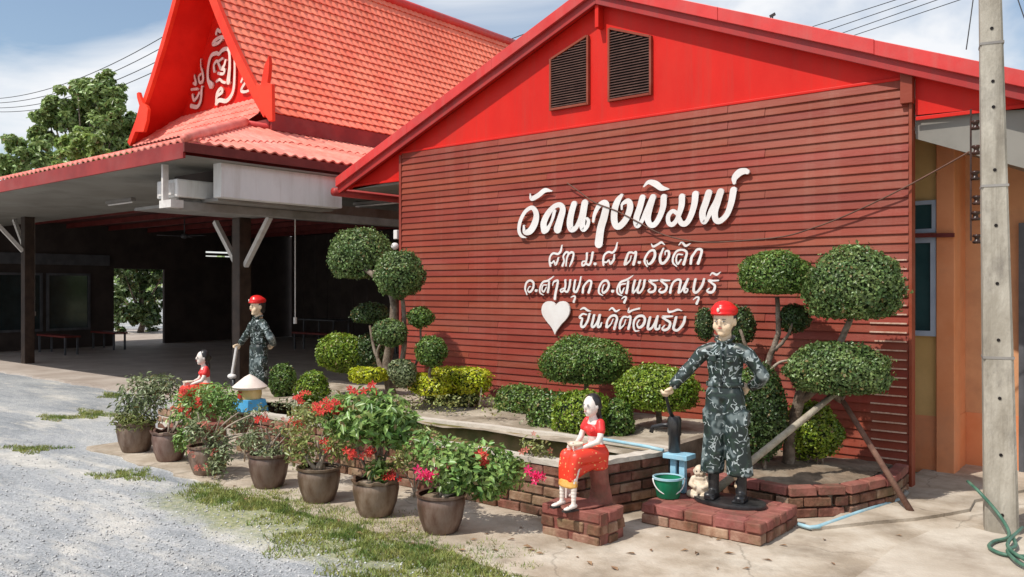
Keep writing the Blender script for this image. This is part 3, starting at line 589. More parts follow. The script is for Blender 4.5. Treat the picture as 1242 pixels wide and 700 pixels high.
line1 = [
 (*A1, [[(145,475,22),(155,540,42),(215,525,68),(265,440,75),(278,345,62),(235,282,42),(165,320,38),(110,420,40),(95,520,38),(120,580,30),(168,598,8)]]),
 (*A1, [[(212,135,10),(228,185,42),(300,150,48),(370,98,45),(442,104,12)]]),
 (*A1, [[(470,320,40),(455,385,34),(430,450,30),(395,510,50),(362,520,66)],[(362,520,72),(358,440,72),(405,340,62),(470,268,48),(530,252,50),(560,300,68),(535,400,78),(505,505,90)]]),
 (*A2, [[(65,245,66),(38,340,70),(22,440,75),(35,505,66),(80,500,48),(120,430,48),(150,350,58),(180,235,76)],[(180,235,76),(165,350,70),(152,450,72),(165,508,56),(205,480,42),(220,425,40),(202,395,26)]]),
 (*A2, [[(270,425,28),(285,350,40),(330,262,50),(385,228,56),(408,265,76),(385,380,84),(350,500,86),(328,660,92)]]),
 (*A2, [[(572,295,22),(578,242,30),(640,212,56),(662,275,72),(625,390,68),(560,470,66),(512,472,66),(492,400,76),(500,290,74),(532,205,64),(570,152,36)]]),
 (*A3, [[(178,265,68),(150,370,70),(115,480,70),(122,552,64),(162,528,42),(215,420,55),(255,340,66),(290,260,68)],[(290,260,68),(255,380,68),(235,480,72),(262,548,56),(310,545,56),(360,470,60),(398,360,68),(405,260,70)]]),
 (*A3, [[(192,145,14),(245,98,42),(320,118,66),(380,160,56),(452,170,16)]]),
 (*A3, [[(548,430,44),(500,405,42),(455,452,48),(455,525,48),(495,548,48),(542,500,48),(570,430,56),(595,340,68),(598,255,70)],[(560,470,55),(590,530,56),(630,540,56),(670,500,60),(705,420,66),(732,320,70),(741,228,74)]]),
 (*A4, [[(225,300,74),(195,400,74),(160,510,74),(172,600,64),(208,580,42),(250,490,55),(310,390,68),(350,290,76)],[(350,290,76),(320,400,70),(290,500,72),(302,585,64),(350,595,58),(420,525,60),(465,400,70),(488,272,74)]]),
 (*A4, [[(495,192,36),(500,140,66),(550,85,76),(610,68,60),(632,76,52)]]),
]
line2 = [
 (*B5, [[(105,402,34),(92,330,30),(105,260,28),(150,215,28),(220,225,30),(262,180,34),(280,98,20)],[(95,355,30),(130,362,22),(158,330,22),(182,385,34),(212,335,30),(226,285,24)]]),
 (*B5, [[(288,400,36),(312,330,28),(300,262,28),(340,200,30),(378,215,30),(352,300,28),(342,402,24)],[(372,235,26),(420,200,32),(455,220,30),(442,300,34),(420,360,32),(395,412,14)]]),
 (*B5, [[(622,335,22),(588,345,24),(585,395,30),(628,380,28),(652,300,32),(655,218,34)],[(640,372,28),(690,388,32),(720,330,34),(742,208,38)]]),
 (*B5, [[(772,374,40),(782,376,40)]]),
 (*B5, [[(905,388,32),(900,320,34),(920,240,30),(980,195,28),(1040,205,30),(1090,150,34),(1112,58,20)],[(900,345,28),(950,350,22),(985,320,24),(1010,372,34),(1060,310,34),(1068,240,24)]]),
 (*B6, [[(98,400,40),(120,320,38),(150,250,30),(190,240,26),(220,250,26),(252,238,34),(240,320,38),(218,400,42)],[(185,290,18),(170,350,20),(120,400,26)]]),
 (*B6, [[(290,377,36),(300,379,36)]]),
 (*B6, [[(400,350,14),(420,400,24),(470,370,38),(510,290,40),(500,215,34),(440,225,28),(385,300,30),(370,370,30),(405,432,18)]]),
 (*B6, [[(460,125,10),(488,160,28),(550,130,28),(600,103,28),(642,135,10)]]),
 (*B6, [[(650,272,14),(655,225,20),(700,228,32),(698,300,38),(640,380,36),(592,380,38),(582,300,38),(625,188,24)]]),
 (*B6, [[(808,432,12),(758,380,28),(762,300,30),(812,222,28),(890,205,28),(945,240,34),(930,320,36),(905,398,42)],[(885,270,20),(822,270,20),(802,340,24),(822,398,28),(868,340,20)]]),
 (*B6, [[(838,138,12),(880,100,26),(930,150,32),(992,120,16)]]),
 (*B6, [[(1000,390,38),(1012,310,36),(1050,250,30),(1090,200,30),(1150,210,36),(1132,300,36),(1102,388,42)]]),
]
line3 = [
 (*C7, [[(125,400,18),(98,310,30),(122,220,30),(180,190,28),(225,230,34),(215,310,34),(172,362,30),(138,340,20),(160,285,16),(180,280,12)]]),
 (*C7, [[(258,342,36),(268,343,36)]]),
 (*C7, [[(372,408,10),(322,370,26),(326,290,30),(370,212,28),(440,192,28),(524,130,14)],[(458,215,32),(452,300,34),(440,362,38)],[(422,258,18),(370,262,18),(352,330,24),(380,358,26),(418,292,18)]]),
 (*C7, [[(512,265,14),(530,210,26),(590,192,32),(580,270,38),(558,370,38),(545,462,42)]]),
 (*C7, [[(682,305,18),(630,330,22),(645,362,26),(690,330,28),(706,250,32),(702,188,34)],[(690,345,26),(735,358,30),(765,280,34),(777,188,34)]]),
 (*C7, [[(850,190,32),(836,280,34),(832,345,36),(870,358,34),(905,280,34),(925,210,28),(938,138,22)]]),
 (*C7, [[(788,442,12),(830,425,22),(852,442,26),(830,508,36)]]),
 (*C7, [[(965,368,38),(976,290,34),(1015,230,28),(1060,192,28),(1095,212,34),(1080,290,36),(1055,368,40)]]),
 (*C8, [[(182,518,14),(115,470,36),(120,370,38),(180,262,38),(260,240,42),(302,310,46),(272,410,46),(205,468,40),(178,430,32),(198,340,26),(215,320,22)]]),
 (*C8, [[(364,438,50),(376,440,50)]]),
 (*C8, [[(548,525,12),(470,480,34),(460,390,38),(520,272,38),(640,222,38),(755,145,14)],[(665,260,46),(652,370,48),(632,468,50)],[(612,298,24),(522,320,26),(508,410,32),(540,478,36),(588,382,24)]]),
 (*C8, [[(540,585,12),(590,545,28),(628,562,34),(592,645,50)]]),
 (*C8, [[(790,240,46),(762,350,46),(755,462,46),(800,430,28),(858,340,36),(890,240,44)],[(890,240,44),(860,350,42),(842,448,46),(890,462,38),(950,370,42),(975,240,50)]]),
 (*C8, [[(1218,235,26),(1130,240,36),(1060,242,40),(1110,290,38),(1175,342,46),(1160,430,44),(1085,458,42),(1042,430,32),(1075,392,22)]]),
 (*C9, [[(252,255,24),(180,255,32),(100,250,36),(150,300,32),(205,350,42),(180,430,40),(112,458,38),(72,430,28),(102,390,20)]]),
 (*C9, [[(262,458,46),(278,370,38),(320,282,34),(390,240,34),(440,262,42),(425,350,44),(407,458,46)],[(407,458,40),(450,438,28),(500,350,36),(562,235,40)],[(562,235,40),(518,340,44),(502,440,40),(538,452,32),(562,410,26),(535,388,18)]]),
 (*C9, [[(690,240,44),(668,340,44),(662,438,44),(710,458,40),(780,380,44),(820,300,44),(836,235,40)]]),
 (*C9, [[(652,582,12),(710,540,28),(748,556,32),(712,645,46)]]),
 (*C9, [[(1078,255,24),(990,260,30),(910,252,34),(970,300,34),(1022,350,42),(992,440,42),(930,458,42),(887,430,30),(922,390,20)]]),
 (*C9, [[(938,172,12),(980,130,30),(1050,158,36),(1112,115,14)]]),
]
line4 = [
 (*D10, [[(855,297,22),(795,287,28),(742,345,34),(790,368,32),(772,440,42),(775,495,42),(822,495,38),(880,400,38),(910,292,40)]]),
 (*D10, [[(756,212,14),(818,188,34),(880,228,32),(928,240,12)]]),
 (*D10, [[(985,312,42),(965,400,44),(948,488,44),(985,498,36),(1040,420,32),(1080,312,46)],[(1080,312,46),(1065,400,42),(1050,495,44),(1090,495,32),(1108,440,26)]]),
 (*D11, [[(18,370,40),(30,290,32),(80,222,30),(140,210,32),(170,250,36),(152,320,38),(130,398,40)],[(112,262,16),(82,330,18),(32,380,26)]]),
 (*D11, [[(56,132,12),(100,102,26),(150,148,28),(202,128,14)]]),
 (*D11, [[(208,390,38),(215,310,32),(250,240,28),(290,225,24),(322,235,22),(362,225,32),(355,310,36),(332,398,38)],[(292,270,16),(270,340,18),(222,390,24)]]),
 (*D11, [[(338,102,12),(335,158,32),(400,130,24),(488,108,24)]]),
 (*D11, [[(482,428,12),(430,428,24),(407,370,32),(417,280,32),(470,222,32),(540,217,34),(570,270,38),(540,350,38),(482,382,32),(457,332,22),(488,275,18)]]),
 (*D11, [[(642,240,38),(622,320,40),(612,396,38),(660,394,32),(710,320,32),(750,225,38)],[(750,225,38),(730,320,38),(722,396,38),(770,398,28),(782,350,22)]]),
 (*D11, [[(962,220,22),(890,225,30),(822,230,34),(870,270,32),(930,312,38),(910,388,38),(852,418,34),(817,398,26),(850,352,18)]]),
 (*D11, [[(897,110,10),(910,155,32),(970,150,26),(1040,125,28),(1098,142,10)]]),
 (*D11, [[(1015,240,40),(995,320,40),(978,398,38),(1030,422,34),(1090,370,38),(1130,300,40),(1142,235,38)]]),
]
WY = -0.050
for lbl, gl, pp in (('large white Thai name lettering, top line on the red wall', line1, (765, 260)), ('white Thai address lettering, second line with numerals on the red wall', line2, (760, 310)),
                ('small white Thai lettering, third and longest line on the red wall', line3, (755, 345)), ('small white Thai greeting lettering beside the white heart', line4, (765, 388))):
    t = thing('wall_lettering', atY(*pp, WY), lbl, 'lettering'); lettering(t, 'letter', gl, WY, 0.02 if gl is line1 else 0.014, M['white'])
hp = [(350,150),(335,115),(305,88),(262,75),(220,74),(180,86),(140,120),(118,165),(110,220),(118,275),(140,330),(178,385),(220,440),(262,490),(295,540),(318,590),(335,635),(352,590),(372,555),(408,505),(450,450),(500,402),(545,345),(575,285),(585,230),(580,175),(560,130),(532,98),(500,80),(462,73),(425,78),(392,95),(365,120)]
mb = MB(); mb.prism([atY(650+x/13.8, 360+y/13.8, WY) for x, y in hp][::-1], (0, -0.02, 0))
props(mb.build('heart_plate', M['white'], origin=atY(675, 385, WY)), 'white heart shaped plate low on the red wall left of the greeting', 'heart sign')

# loose cable draped across the wall and on to the eave
cp = [atY(px, py, -0.075) for px, py in [(688, 222), (702, 232), (722, 246), (748, 256), (775, 270), (800, 283), (830, 291), (862, 294), (900, 292), (950, 287), (985, 277), (1020, 264), (1060, 246), (1100, 226)]]
cp += [atY(1135, 207, -0.02), atY(1176, 184, 0.0)]
cs = [Vector(p) for p in catmull([tuple(p) for p in cp], 4)]
mb = MB(); mb.tube(cs, 0.0065, 6); props(mb.build('loose_cable', M['cable'], None, True, origin=cp[0]), 'brown cable sagging across the red wall behind the lettering up to the eave', 'cable')

# ================================================================== PAVILION
pav = thing('pavilion', (-11.3, 3.0, 0), 'open temple pavilion with steep red tiled gable, white soffit and dark posts', 'pavilion')
EX, EZ = -9.2, 4.26; RX, RZ = -11.35, 7.58; HX = RX-EX
def roof_pt(s, side=1):  # s 0 eave .. 1 ridge, concave
    x = EX+(RX-EX)*s; z = EZ+(RZ-EZ)*s; k = 0.14*4*s*(1-s); nx, nz = (RZ-EZ), -(RX-EX); l = math.hypot(nx, nz)
    x -= k*nx/l; z -= k*nz/l
    return (x if side > 0 else 2*RX-x, z)
ROWS = 22; TW = 0.30; Y0 = 0.42; NC = 36
def tile_mesh(row):
    s0, s1 = row/ROWS, (row+1)/ROWS+0.006; x0, z0 = roof_pt(s0); x1, z1 = roof_pt(min(s1, 1.0))
    dx, dz = x1-x0, z1-z0; l = math.hypot(dx, dz); nx, nz = dz/l*-1*-1, -dx/l
    if nx < 0: nx, nz = -nx, -nz
    mb = MB(); K = 12; vs = []
    for j, (t, lift) in enumerate(((0.0, 0.030), (0.0, 0.048), (1.0, 0.020))):
        for k in range(K+1):
            u = k/K; w = 0.008*math.cos(u*4*math.pi); sc = 0.018*math.cos(u*4*math.pi) if j < 2 else 0
            tt = t*l-sc; vs.append((x0+dx/l*tt+nx*(lift+w), u*TW, z0+dz/l*tt+nz*(lift+w)))
    fs = []
    for j in (0, 1):
        for k in range(K): a = j*(K+1)+k; fs.append((a, a+1, a+K+2, a+K+1))
    mb.add(vs, fs); return mb
protos = [tile_mesh(r) for r in range(ROWS)]
pl = wloc(pav)
for r_ in range(ROWS):
    me = protos[r_].mesh('roof_tile', M['tile'], Vector((pl.x, 0, pl.z)), True); me.set_sharp_from_angle(angle=R(50))
    for c_ in range(13):
        o = link('roof_tile', me, pav); o.location = (0, Y0+c_*TW-pl.y, 0)
mb = MB()
for r_ in range(ROWS):
    for c_ in range(13, NC):
        mb.add([(v[0], v[1]+Y0+c_*TW, v[2]) for v in protos[r_].v], protos[r_].f)
o = mb.build('roof_tile', M['tile'], pav, True, sharp=50); o['kind'] = 'stuff'
# roof decks (underside), far slope
for side in (1, -1):
    mb = MB(); n = 10; P = [roof_pt(i/n, side) for i in range(n+1)]; vs = []
    for y in (0.40, 11.3):
        vs += [(x, y, z) for x, z in P]+[(x-side*0.0, y, z-0.04) for x, z in P]
    m = n+1; fs = []
    for i in range(n):
        fs += [(i, i+1, 2*m+i+1, 2*m+i), (m+i, 3*m+i, 3*m+i+1, m+i+1), (i, m+i, m+i+1, i+1), (2*m+i, 2*m+i+1, 3*m+i+1, 3*m+i)]
    fs += [(0, 2*m, 3*m, m), (n, m+n, 3*m+n, 2*m+n)]
    mb.add(vs, fs); mb.build('roof_deck', M['barge_in'] if side == -1 else M['barge_in'], pav)
mb = MB(); mb.tube([(RX, 0.3, RZ+0.06), (RX, 11.3, RZ+0.06)], 0.10, 10); mb.build('ridge_cap', M['fascia_red'], pav, True)
# barge boards of the gable, with flame finials at their feet
def barge(side):
    mb = MB(); n = 12; front = []; vs = []
    for i in range(n+1):
        s = i/n*1.0; x, z = roof_pt(s, side); x2, z2 = roof_pt(min(s+0.02, 1.02), side); dx, dz = x2-x, z2-z; l = math.hypot(dx, dz)
        nx, nz = dz/l, -dx/l
        if nx*side < 0: nx, nz = -nx, -nz
        for y in (0.33, 0.40):
            a_ = 0.085 if side > 0 else 0.06; vs += [(x+nx*a_, y, z+nz*a_), (x-nx*a_, y, z-nz*a_)]
    fs = []
    for i in range(n):
        a = i*4; b = a+4; fs += [(a, a+1, b+1, b), (a+2, b+2, b+3, a+3), (a, b, b+2, a+2), (a+1, a+3, b+3, b+1)]
    fs += [(0, 2, 3, 1), (n*4, n*4+1, n*4+3, n*4+2)]
    mb.add(vs, fs); return mb.build('barge_board', M['barge'], pav)
barge(1); barge(-1)
def finial(px_pts, org, sc, Y, mat, flip=None):
    P = [atY(org[0]+x/sc, org[1]+y/sc, Y) for x, y in px_pts]
    if flip is not None: P = [Vector((2*flip-p.x, p.y, p.z)) for p in P]
    mb = MB(); mb.prism(P, (0, 0.06, 0)); return mb.build('flame_finial', mat, pav, bevel=0.008)
# right finial outline read off the photo (crop 150,0 x4.375)
fin = [(700,440),(725,455),(735,400),(745,350),(768,295),(772,340),(768,400),(762,440),(785,445),(788,640),(770,645),(735,590),(715,540)]
finial(fin, (150, 0), 4.375, 0.27, M['barge'])
finial([(105,700),(60,700),(62,640),(75,590),(82,560),(70,520),(68,495),(78,488),(88,520),(100,548),(120,560),(128,580),(122,640)], (150, 0), 4.375, 0.27, M['barge'])
# pediment with gold-white characters, skirt roof below it
PY = 1.1
xr, _ = roof_pt(0.12); 
mb = MB(); prof = [roof_pt(s/10) for s in range(1, 11)]; poly = [(x, PY, z-0.02) for x, z in prof]+[(2*RX-x, PY, z-0.02) for x, z in prof[::-1][1:]]
mb.prism(poly[::-1], (0, 0.05, 0)); mb.build('pediment', M['barge_in'], pav)
P1 = ((215, 20), 5.836)
ped = [
 (*P1, [[(248,488,24),(228,450,13),(228,370,13),(248,285,13),(288,262,13),(305,268,12),(335,238,13),(374,240,13),(382,340,14),(372,462,22)]]),
 (*P1, [[(415,275,9),(416,400,12),(406,530,14),(362,598,14),(310,595,14),(286,618,14)],[(286,618,12),(292,550,13),(318,512,12),(330,535,12),(298,562,10)]]),
 (*P1, [[(272,388,12),(270,345,10),(292,318,11),(308,350,10),(320,372,12),(342,350,11),(352,315,10)],[(305,318,9),(330,300,9)],[(318,372,11),(345,380,11),(335,408,10),(300,405,10)]]),
 (*P1, [[(288,462,9),(310,448,9),(330,465,9),(350,470,9)]]),
 (*P1, [[(322,65,7),(320,74,9),(318,85,9)]]),
 (*P1, [[(285,125,11),(295,98,12),(315,110,11),(335,92,11),(345,120,9)]]),
 (*P1, [[(368,160,10),(320,148,11),(275,175,13),(265,200,13),(300,190,11),(325,165,10)]]),
 (*P1, [[(125,400,6),(135,440,9),(142,480,11),(125,475,8)]]),
 (*P1, [[(176,305,4),(178,360,7),(190,400,10),(192,455,12),(170,470,10),(162,430,9),(178,410,8)]]),
 (*P1, [[(108,635,14),(150,642,13),(175,600,13),(182,530,12),(185,500,9)],[(118,560,11),(128,595,11),(150,575,10),(165,545,10)],[(110,520,8),(150,515,9)]]),
 (*P1, [[(462,465,8),(478,435,10),(492,465,10),(470,505,11),(465,530,11),(495,535,9),(530,518,7)]]),
]
lt = thing('pediment_lettering', atY(270, 95, PY-0.03), 'old style white characters painted proud on the red pavilion pediment', 'lettering')
ped = [(o_, s_, [[(x, y, w*1.55) for x, y, w in st_] for st_ in g_]) for o_, s_, g_ in ped]
lettering(lt, 'letter', ped, PY-0.012, 0.03, M['pinkwhite'])
def ribbed(name, a, b, up, nrib, L_fn, mat, parent, steps=6, amp=0.02, drop=0.0):
    """wavy roof sheet: a->b along the eave, up = vector of the full slope, L_fn(t) = fraction of the slope reached"""
    a = Vector(a); b = Vector(b); up = Vector(up); e = b-a; nrm = e.cross(up).normalized()
    if nrm.z < 0: nrm = -nrm
    K = nrib*8; vs = []
    rows = []
    for j in range(steps): rows += [(j/steps, 0.016), ((j+1)/steps-0.0005, 0.0)]
    for (t, lift) in rows:
        for k in range(K+1):
            u = k/K; f = L_fn(u); w = amp*math.cos(u*nrib*2*math.pi); vs.append(a+e*u+up*(t*f)+nrm*(w+lift))
    m = K+1; fs = [(j*m+k, j*m+k+1, (j+1)*m+k+1, (j+1)*m+k) for j in range(len(rows)-1) for k in range(K)]
    # front lip
    n0 = len(vs); vs += [v-nrm*0.02 for v in vs[:m]]; fs += [(k, n0+k, n0+k+1, k+1) for k in range(K)]
    mb = MB(); mb.add(vs, fs); return mb.build(name, mat, parent, True, sharp=45)
# lean-to roofs round two sides, hipped at the near corner
CX, CY, CZ = -7.12, -2.16, 3.27; DEP = 2.2; RISE = 0.78
up_x = Vector((-DEP, 0, RISE)); up_y = Vector((0, DEP, RISE)); W_ = 0.6
for i in range(13):
    y = CY+i*W_; ribbed('roof_sheet', (CX, y, CZ), (CX, y+W_, CZ), up_x, 4, lambda u, i=i: min(1.0, max(0.02, (i+u)*W_/DEP)), M['sheet'], pav, 2, 0.015)
for i in range(26):
    x = CX-i*W_; ribbed('roof_sheet', (x, CY, CZ), (x-W_, CY, CZ), up_y, 4, lambda u, i=i: min(1.0, max(0.02, (i+u)*W_/DEP)), M['sheet'], pav, 2, 0.015)
mb = MB(); hp_ = [Vector((CX, CY, CZ+0.03)).lerp(Vector((CX-DEP, CY+DEP, CZ+RISE+0.04)), t/6) for t in range(7)]
mb.tube(hp_, [0.05]+[0.075]*6, 8); mb.build('hip_cap', M['sheet'], pav, True)
mb = MB(); mb.tube([(CX-DEP, CY+DEP, CZ+RISE+0.02), (CX-DEP, 6, CZ+RISE+0.02)], 0.06, 8); mb.build('roof_flashing', M['fascia_red'], pav, True)
mb = MB(); mb.box(EX-0.03, EX+0.02, 0.42, 11.2, 4.02, 4.27); mb.build('fascia', M['pav_fascia'], pav)
mb = MB(); mb.box(2*RX-EX-0.02, 2*RX-EX+0.03, 0.42, 11.2, 4.02, 4.27); mb.build('fascia', M['pav_fascia'], pav)
mb = MB(); mb.box(CX-15.6, CX-0.03, CY+0.0, CY+0.03, CZ-0.19, CZ-0.015); mb.build('fascia', M['pav_fascia'], pav)
mb = MB(); mb.box(CX-0.03, CX, CY+0.0, CY+7.7, CZ-0.12, CZ-0.015); mb.build('fascia', M['dark_red'], pav)
# skirt roof beneath the pediment
sw = 3.70; n_s = 7
for i in range(n_s):
    x0 = 2*RX-EX+0.12+i*(sw/n_s); ribbed('skirt_roof_sheet', (x0+sw/n_s, 0.36, 4.20), (x0, 0.36, 4.20), (0, PY-0.36, 0.62), 4, lambda u: 1.0, M['sheet'], pav, 4, 0.012)
mb = MB(); mb.box(2*RX-EX+0.05, EX-0.03, 0.41, 0.44, 3.95, 4.19); mb.build('skirt_fascia', M['pav_fascia'], pav)
# soffits, dark ceiling
SZ = 3.10
mb = MB(); mb.box(CX-15.5, CX-0.05, CY+0.04, 0.75, SZ, SZ+0.02); mb.build('soffit', M['soffit'], pav)
mb = MB(); mb.box(-13.6, CX-0.05, 0.75, 9.5, SZ, SZ+0.02); mb.build('soffit', M['soffit'], pav)
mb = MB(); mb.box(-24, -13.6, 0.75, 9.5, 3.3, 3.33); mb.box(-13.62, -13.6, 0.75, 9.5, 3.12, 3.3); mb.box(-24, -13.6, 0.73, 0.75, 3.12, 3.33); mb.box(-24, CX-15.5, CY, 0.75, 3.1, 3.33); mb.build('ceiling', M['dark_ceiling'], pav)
for i in range(7):
    mb = MB(); y = 1.4+i*1.1; mb.box(-22, -13.62, y, y+0.07, 3.18, 3.298); mb.build('purlin', M['dark_red'], pav)
# boxed valance and beam by the near corner
mb = MB(); mb.box(-7.42, -7.25, -1.62, 0.20, 2.69, 3.10); mb.build('valance_box', M['panel'], pav, bevel=0.004)
mb = MB(); mb.box(-9.5, -7.43, -1.55, 0.20, 2.66, 2.70); mb.build('valance_underside', M['beam'], pav)
mb = MB(); mb.box(-7.86, -7.74, -2.0, 6.0, 2.55, 2.655); mb.build('beam', M['beam'], pav, bevel=0.004)
mb = MB(); mb.box(-9.5, -9.32, 0.0, 6.0, 2.78, 2.98); mb.build('beam', M['beam'], pav)
mb = MB(); mb.box(-7.84, -7.80, -2.05, -1.98, 2.56, 3.08); mb.build('corner_post', M['brace'], pav)
mb = MB(); mb.box(-7.87, -7.60, -2.06, -1.90, 2.56, 2.65); mb.build('beam_end', M['brace'], pav)
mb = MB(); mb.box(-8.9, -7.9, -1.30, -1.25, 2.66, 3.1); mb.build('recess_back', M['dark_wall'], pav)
# posts with timber braces
def post(X, Y, top, name='post', brs=()):
    mb = MB(); mb.box(X-0.10, X+0.10, Y-0.10, Y+0.10, 0.02, top); p = mb.build('post', M['column'], pav, bevel=0.01)
    for (dx, dy) in brs:
        mb = MB(); mb.bar((X+dx*0.10, Y+dy*0.10, top-0.72), (X+dx*0.72, Y+dy*0.72, top-0.02), 0.07, 0.07); mb.build('brace', M['brace'], p)
C2 = atY(293, 300, 0.05)
post(-9.41, 0.05, 2.66, brs=((1, 0), (-1, 0)))
post(-17.3, 0.05, 3.10, brs=((-1, 0), (0, -1)))
post(-9.41, 4.9, 3.1, brs=((0, -1),)); post(-17.3, 5.0, 3.3); post(-13.4, 8.9, 3.1); post(-21.0, 0.05, 3.3)
# enclosing dark rooms
bw = -21.3
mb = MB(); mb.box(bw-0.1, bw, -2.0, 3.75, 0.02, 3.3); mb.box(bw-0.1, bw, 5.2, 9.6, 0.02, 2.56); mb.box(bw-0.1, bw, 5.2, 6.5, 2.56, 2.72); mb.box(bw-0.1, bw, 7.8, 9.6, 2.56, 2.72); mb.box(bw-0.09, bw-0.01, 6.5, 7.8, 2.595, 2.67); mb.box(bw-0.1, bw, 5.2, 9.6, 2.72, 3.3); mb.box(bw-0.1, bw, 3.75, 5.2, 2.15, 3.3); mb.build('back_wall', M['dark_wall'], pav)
mb = MB(); mb.box(bw+0.002, bw+0.08, -1.5, 3.6, 2.22, 2.5); mb.build('wall_beam', M['dark_frame'], pav)
for (a, b) in ((0.7, 1.9), (2.0, 3.1)):
    w_ = MB(); w_.box(bw+0.002, bw+0.05, a, a+0.06, 0.5, 2.0); w_.box(bw+0.002, bw+0.05, b-0.06, b, 0.5, 2.0); w_.box(bw+0.002, bw+0.05, a+0.06, b-0.06, 1.94, 2.0); w_.box(bw+0.002, bw+0.05, a+0.06, b-0.06, 0.5, 0.56)
    w_ = w_.build('window', M['dark_frame'], pav); mb = MB(); mb.box(bw+0.003, bw+0.02, a+0.06, b-0.06, 0.56, 1.94); mb.build('pane', M['glass_dark'], w_)
for i in range(23):
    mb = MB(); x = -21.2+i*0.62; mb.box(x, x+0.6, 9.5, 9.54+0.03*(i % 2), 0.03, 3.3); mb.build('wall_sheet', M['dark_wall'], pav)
for (x, y, z, L_) in ((-12.3, -0.4, 3.07, 0.9), (-9.0, 2.4, 3.06, 1.2), (-16.5, 2.6, 3.24, 1.2)):
    t = thing('tube_light', (x, y, z), {-12.3: 'unlit white tube lamp fixed under the white front soffit', -9.0: 'unlit tube lamp under the soffit behind the round topiary', -16.5: 'unlit tube lamp under the dark inner ceiling'}[x], 'lamp', 'tube lamps under the pavilion roof')
    mb = MB(); mb.box(x-L_/2, x+L_/2, y-0.04, y+0.04, z-0.02, z+0.028); mb.build('fitting', M['beam'], t); mb = MB(); mb.tube([(x-L_/2+.03, y, z-0.04), (x+L_/2-.03, y, z-0.04)], 0.016, 8); mb.build('tube', M['white'], t, True)
# pull cords
for (px, y0_, y1_, d, lb) in ((42, 262, 378, 17.9, 'thin white pull cord beside the left dark post'), (358, 285, 385, 12.0, 'thin pull cord hanging in the dark bay behind the topiary')):
    a = atd(px, y0_, d); b = atd(px, y1_, d); t = thing('pull_cord', b, lb, 'cord')
    mb = MB(); mb.tube([(b.x, b.y, max(a.z, 3.1)), b], 0.008, 5); mb.build('cord', M['brace'], t); mb = MB(); mb.tube([b, b-Vector((0,0,0.09))], 0.025, 8); mb.build('handle', M['brace'], t)
# white device in the corner recess
dv = atX(214, 224, -7.95)
t = thing('air_unit', (-7.95, -1.75, 2.66), 'white rectangular unit lying in the recess under the pavilion roof corner', 'unit')
mb = MB(); mb.box(-8.2, -7.72, -1.92, -1.30, 2.70, 2.92); mb.build('casing', M['panel'], t, bevel=0.02)
mb = MB(); mb.box(-8.15, -7.77, -1.935, -1.925, 2.73, 2.87); mb.build('front_grille', M['brace'], t)
mb = MB(); mb.box(-8.1, -8.05, -1.85, -1.4, 2.655, 2.70); mb.box(-7.85, -7.80, -1.85, -1.4, 2.657, 2.70); mb.build('bracket', M['steel'], t)
# ceiling fan seen dark under the roof
fp = Vector((-17.0, 3.4, 2.85)); t = thing('ceiling_fan', fp, 'dark ceiling fan under the pavilion roof', 'fan')
mb = MB(); mb.tube([fp, fp+Vector((0,0,0.42))], 0.015, 6); mb.ell(fp, (0.09,0.09,0.06)); mb.build('motor', M['dark_frame'], t, True)
for k in range(3):
    a = k*2.094+0.3; mb = MB(); mb.bar(fp+Vector((math.cos(a), math.sin(a), 0))*0.09, fp+Vector((math.cos(a), math.sin(a), 0))*0.62, 0.11, 0.008); mb.build('blade', M['dark_frame'], t)

def bench(x, y, rz, L_, label):
    t = thing('bench', (x, y, 0.03), label, 'bench', None, None)
    mb = MB(); mb.box(x-L_/2, x+L_/2, y-0.18, y+0.18, 0.44, 0.48); mb.build('seat', M['dark_red'], t)
    for sx_ in (-1, 1):
        for sy_ in (-1, 1): mb = MB(); xx, yy = x+sx_*(L_/2-.08), y+sy_*.14; mb.box(xx-.02, xx+.02, yy-.02, yy+.02, 0.03, 0.438); mb.build('leg', M['dark_frame'], t)
    return t
bench(-19.6, 1.6, 0, 1.6, 'dim bench in the dark hall behind the left post'); bench(-20.2, 3.1, 0, 1.3, 'dim bench in the dark hall just left of the doorway'); bench(-15.5, 6.2, 0, 1.8, 'dim bench deep in the dark hall right of the doorway')
def folded_table(x, y, label):
    t = thing('table', (x, y, 0.03), label, 'table'); mb = MB(); mb.box(x-0.8, x+0.8, y-0.35, y+0.35, 0.72, 0.75); mb.build('table_top', M['dark_frame'], t)
    for sx_ in (-1, 1):
        mb = MB(); xx = x+sx_*.65; mb.box(xx-.02, xx+.02, y-.28, y-.24, 0.03, 0.718); mb.build('leg', M['dark_frame'], t); mb = MB(); mb.box(xx-.02, xx+.02, y+.24, y+.28, 0.03, 0.718); mb.build('leg', M['dark_frame'], t)
folded_table(-12.6, 7.0, 'dim table deep in the dark hall behind the far soldier'); folded_table(-17.0, 7.6, 'dim table near the rear wall of the dark hall')

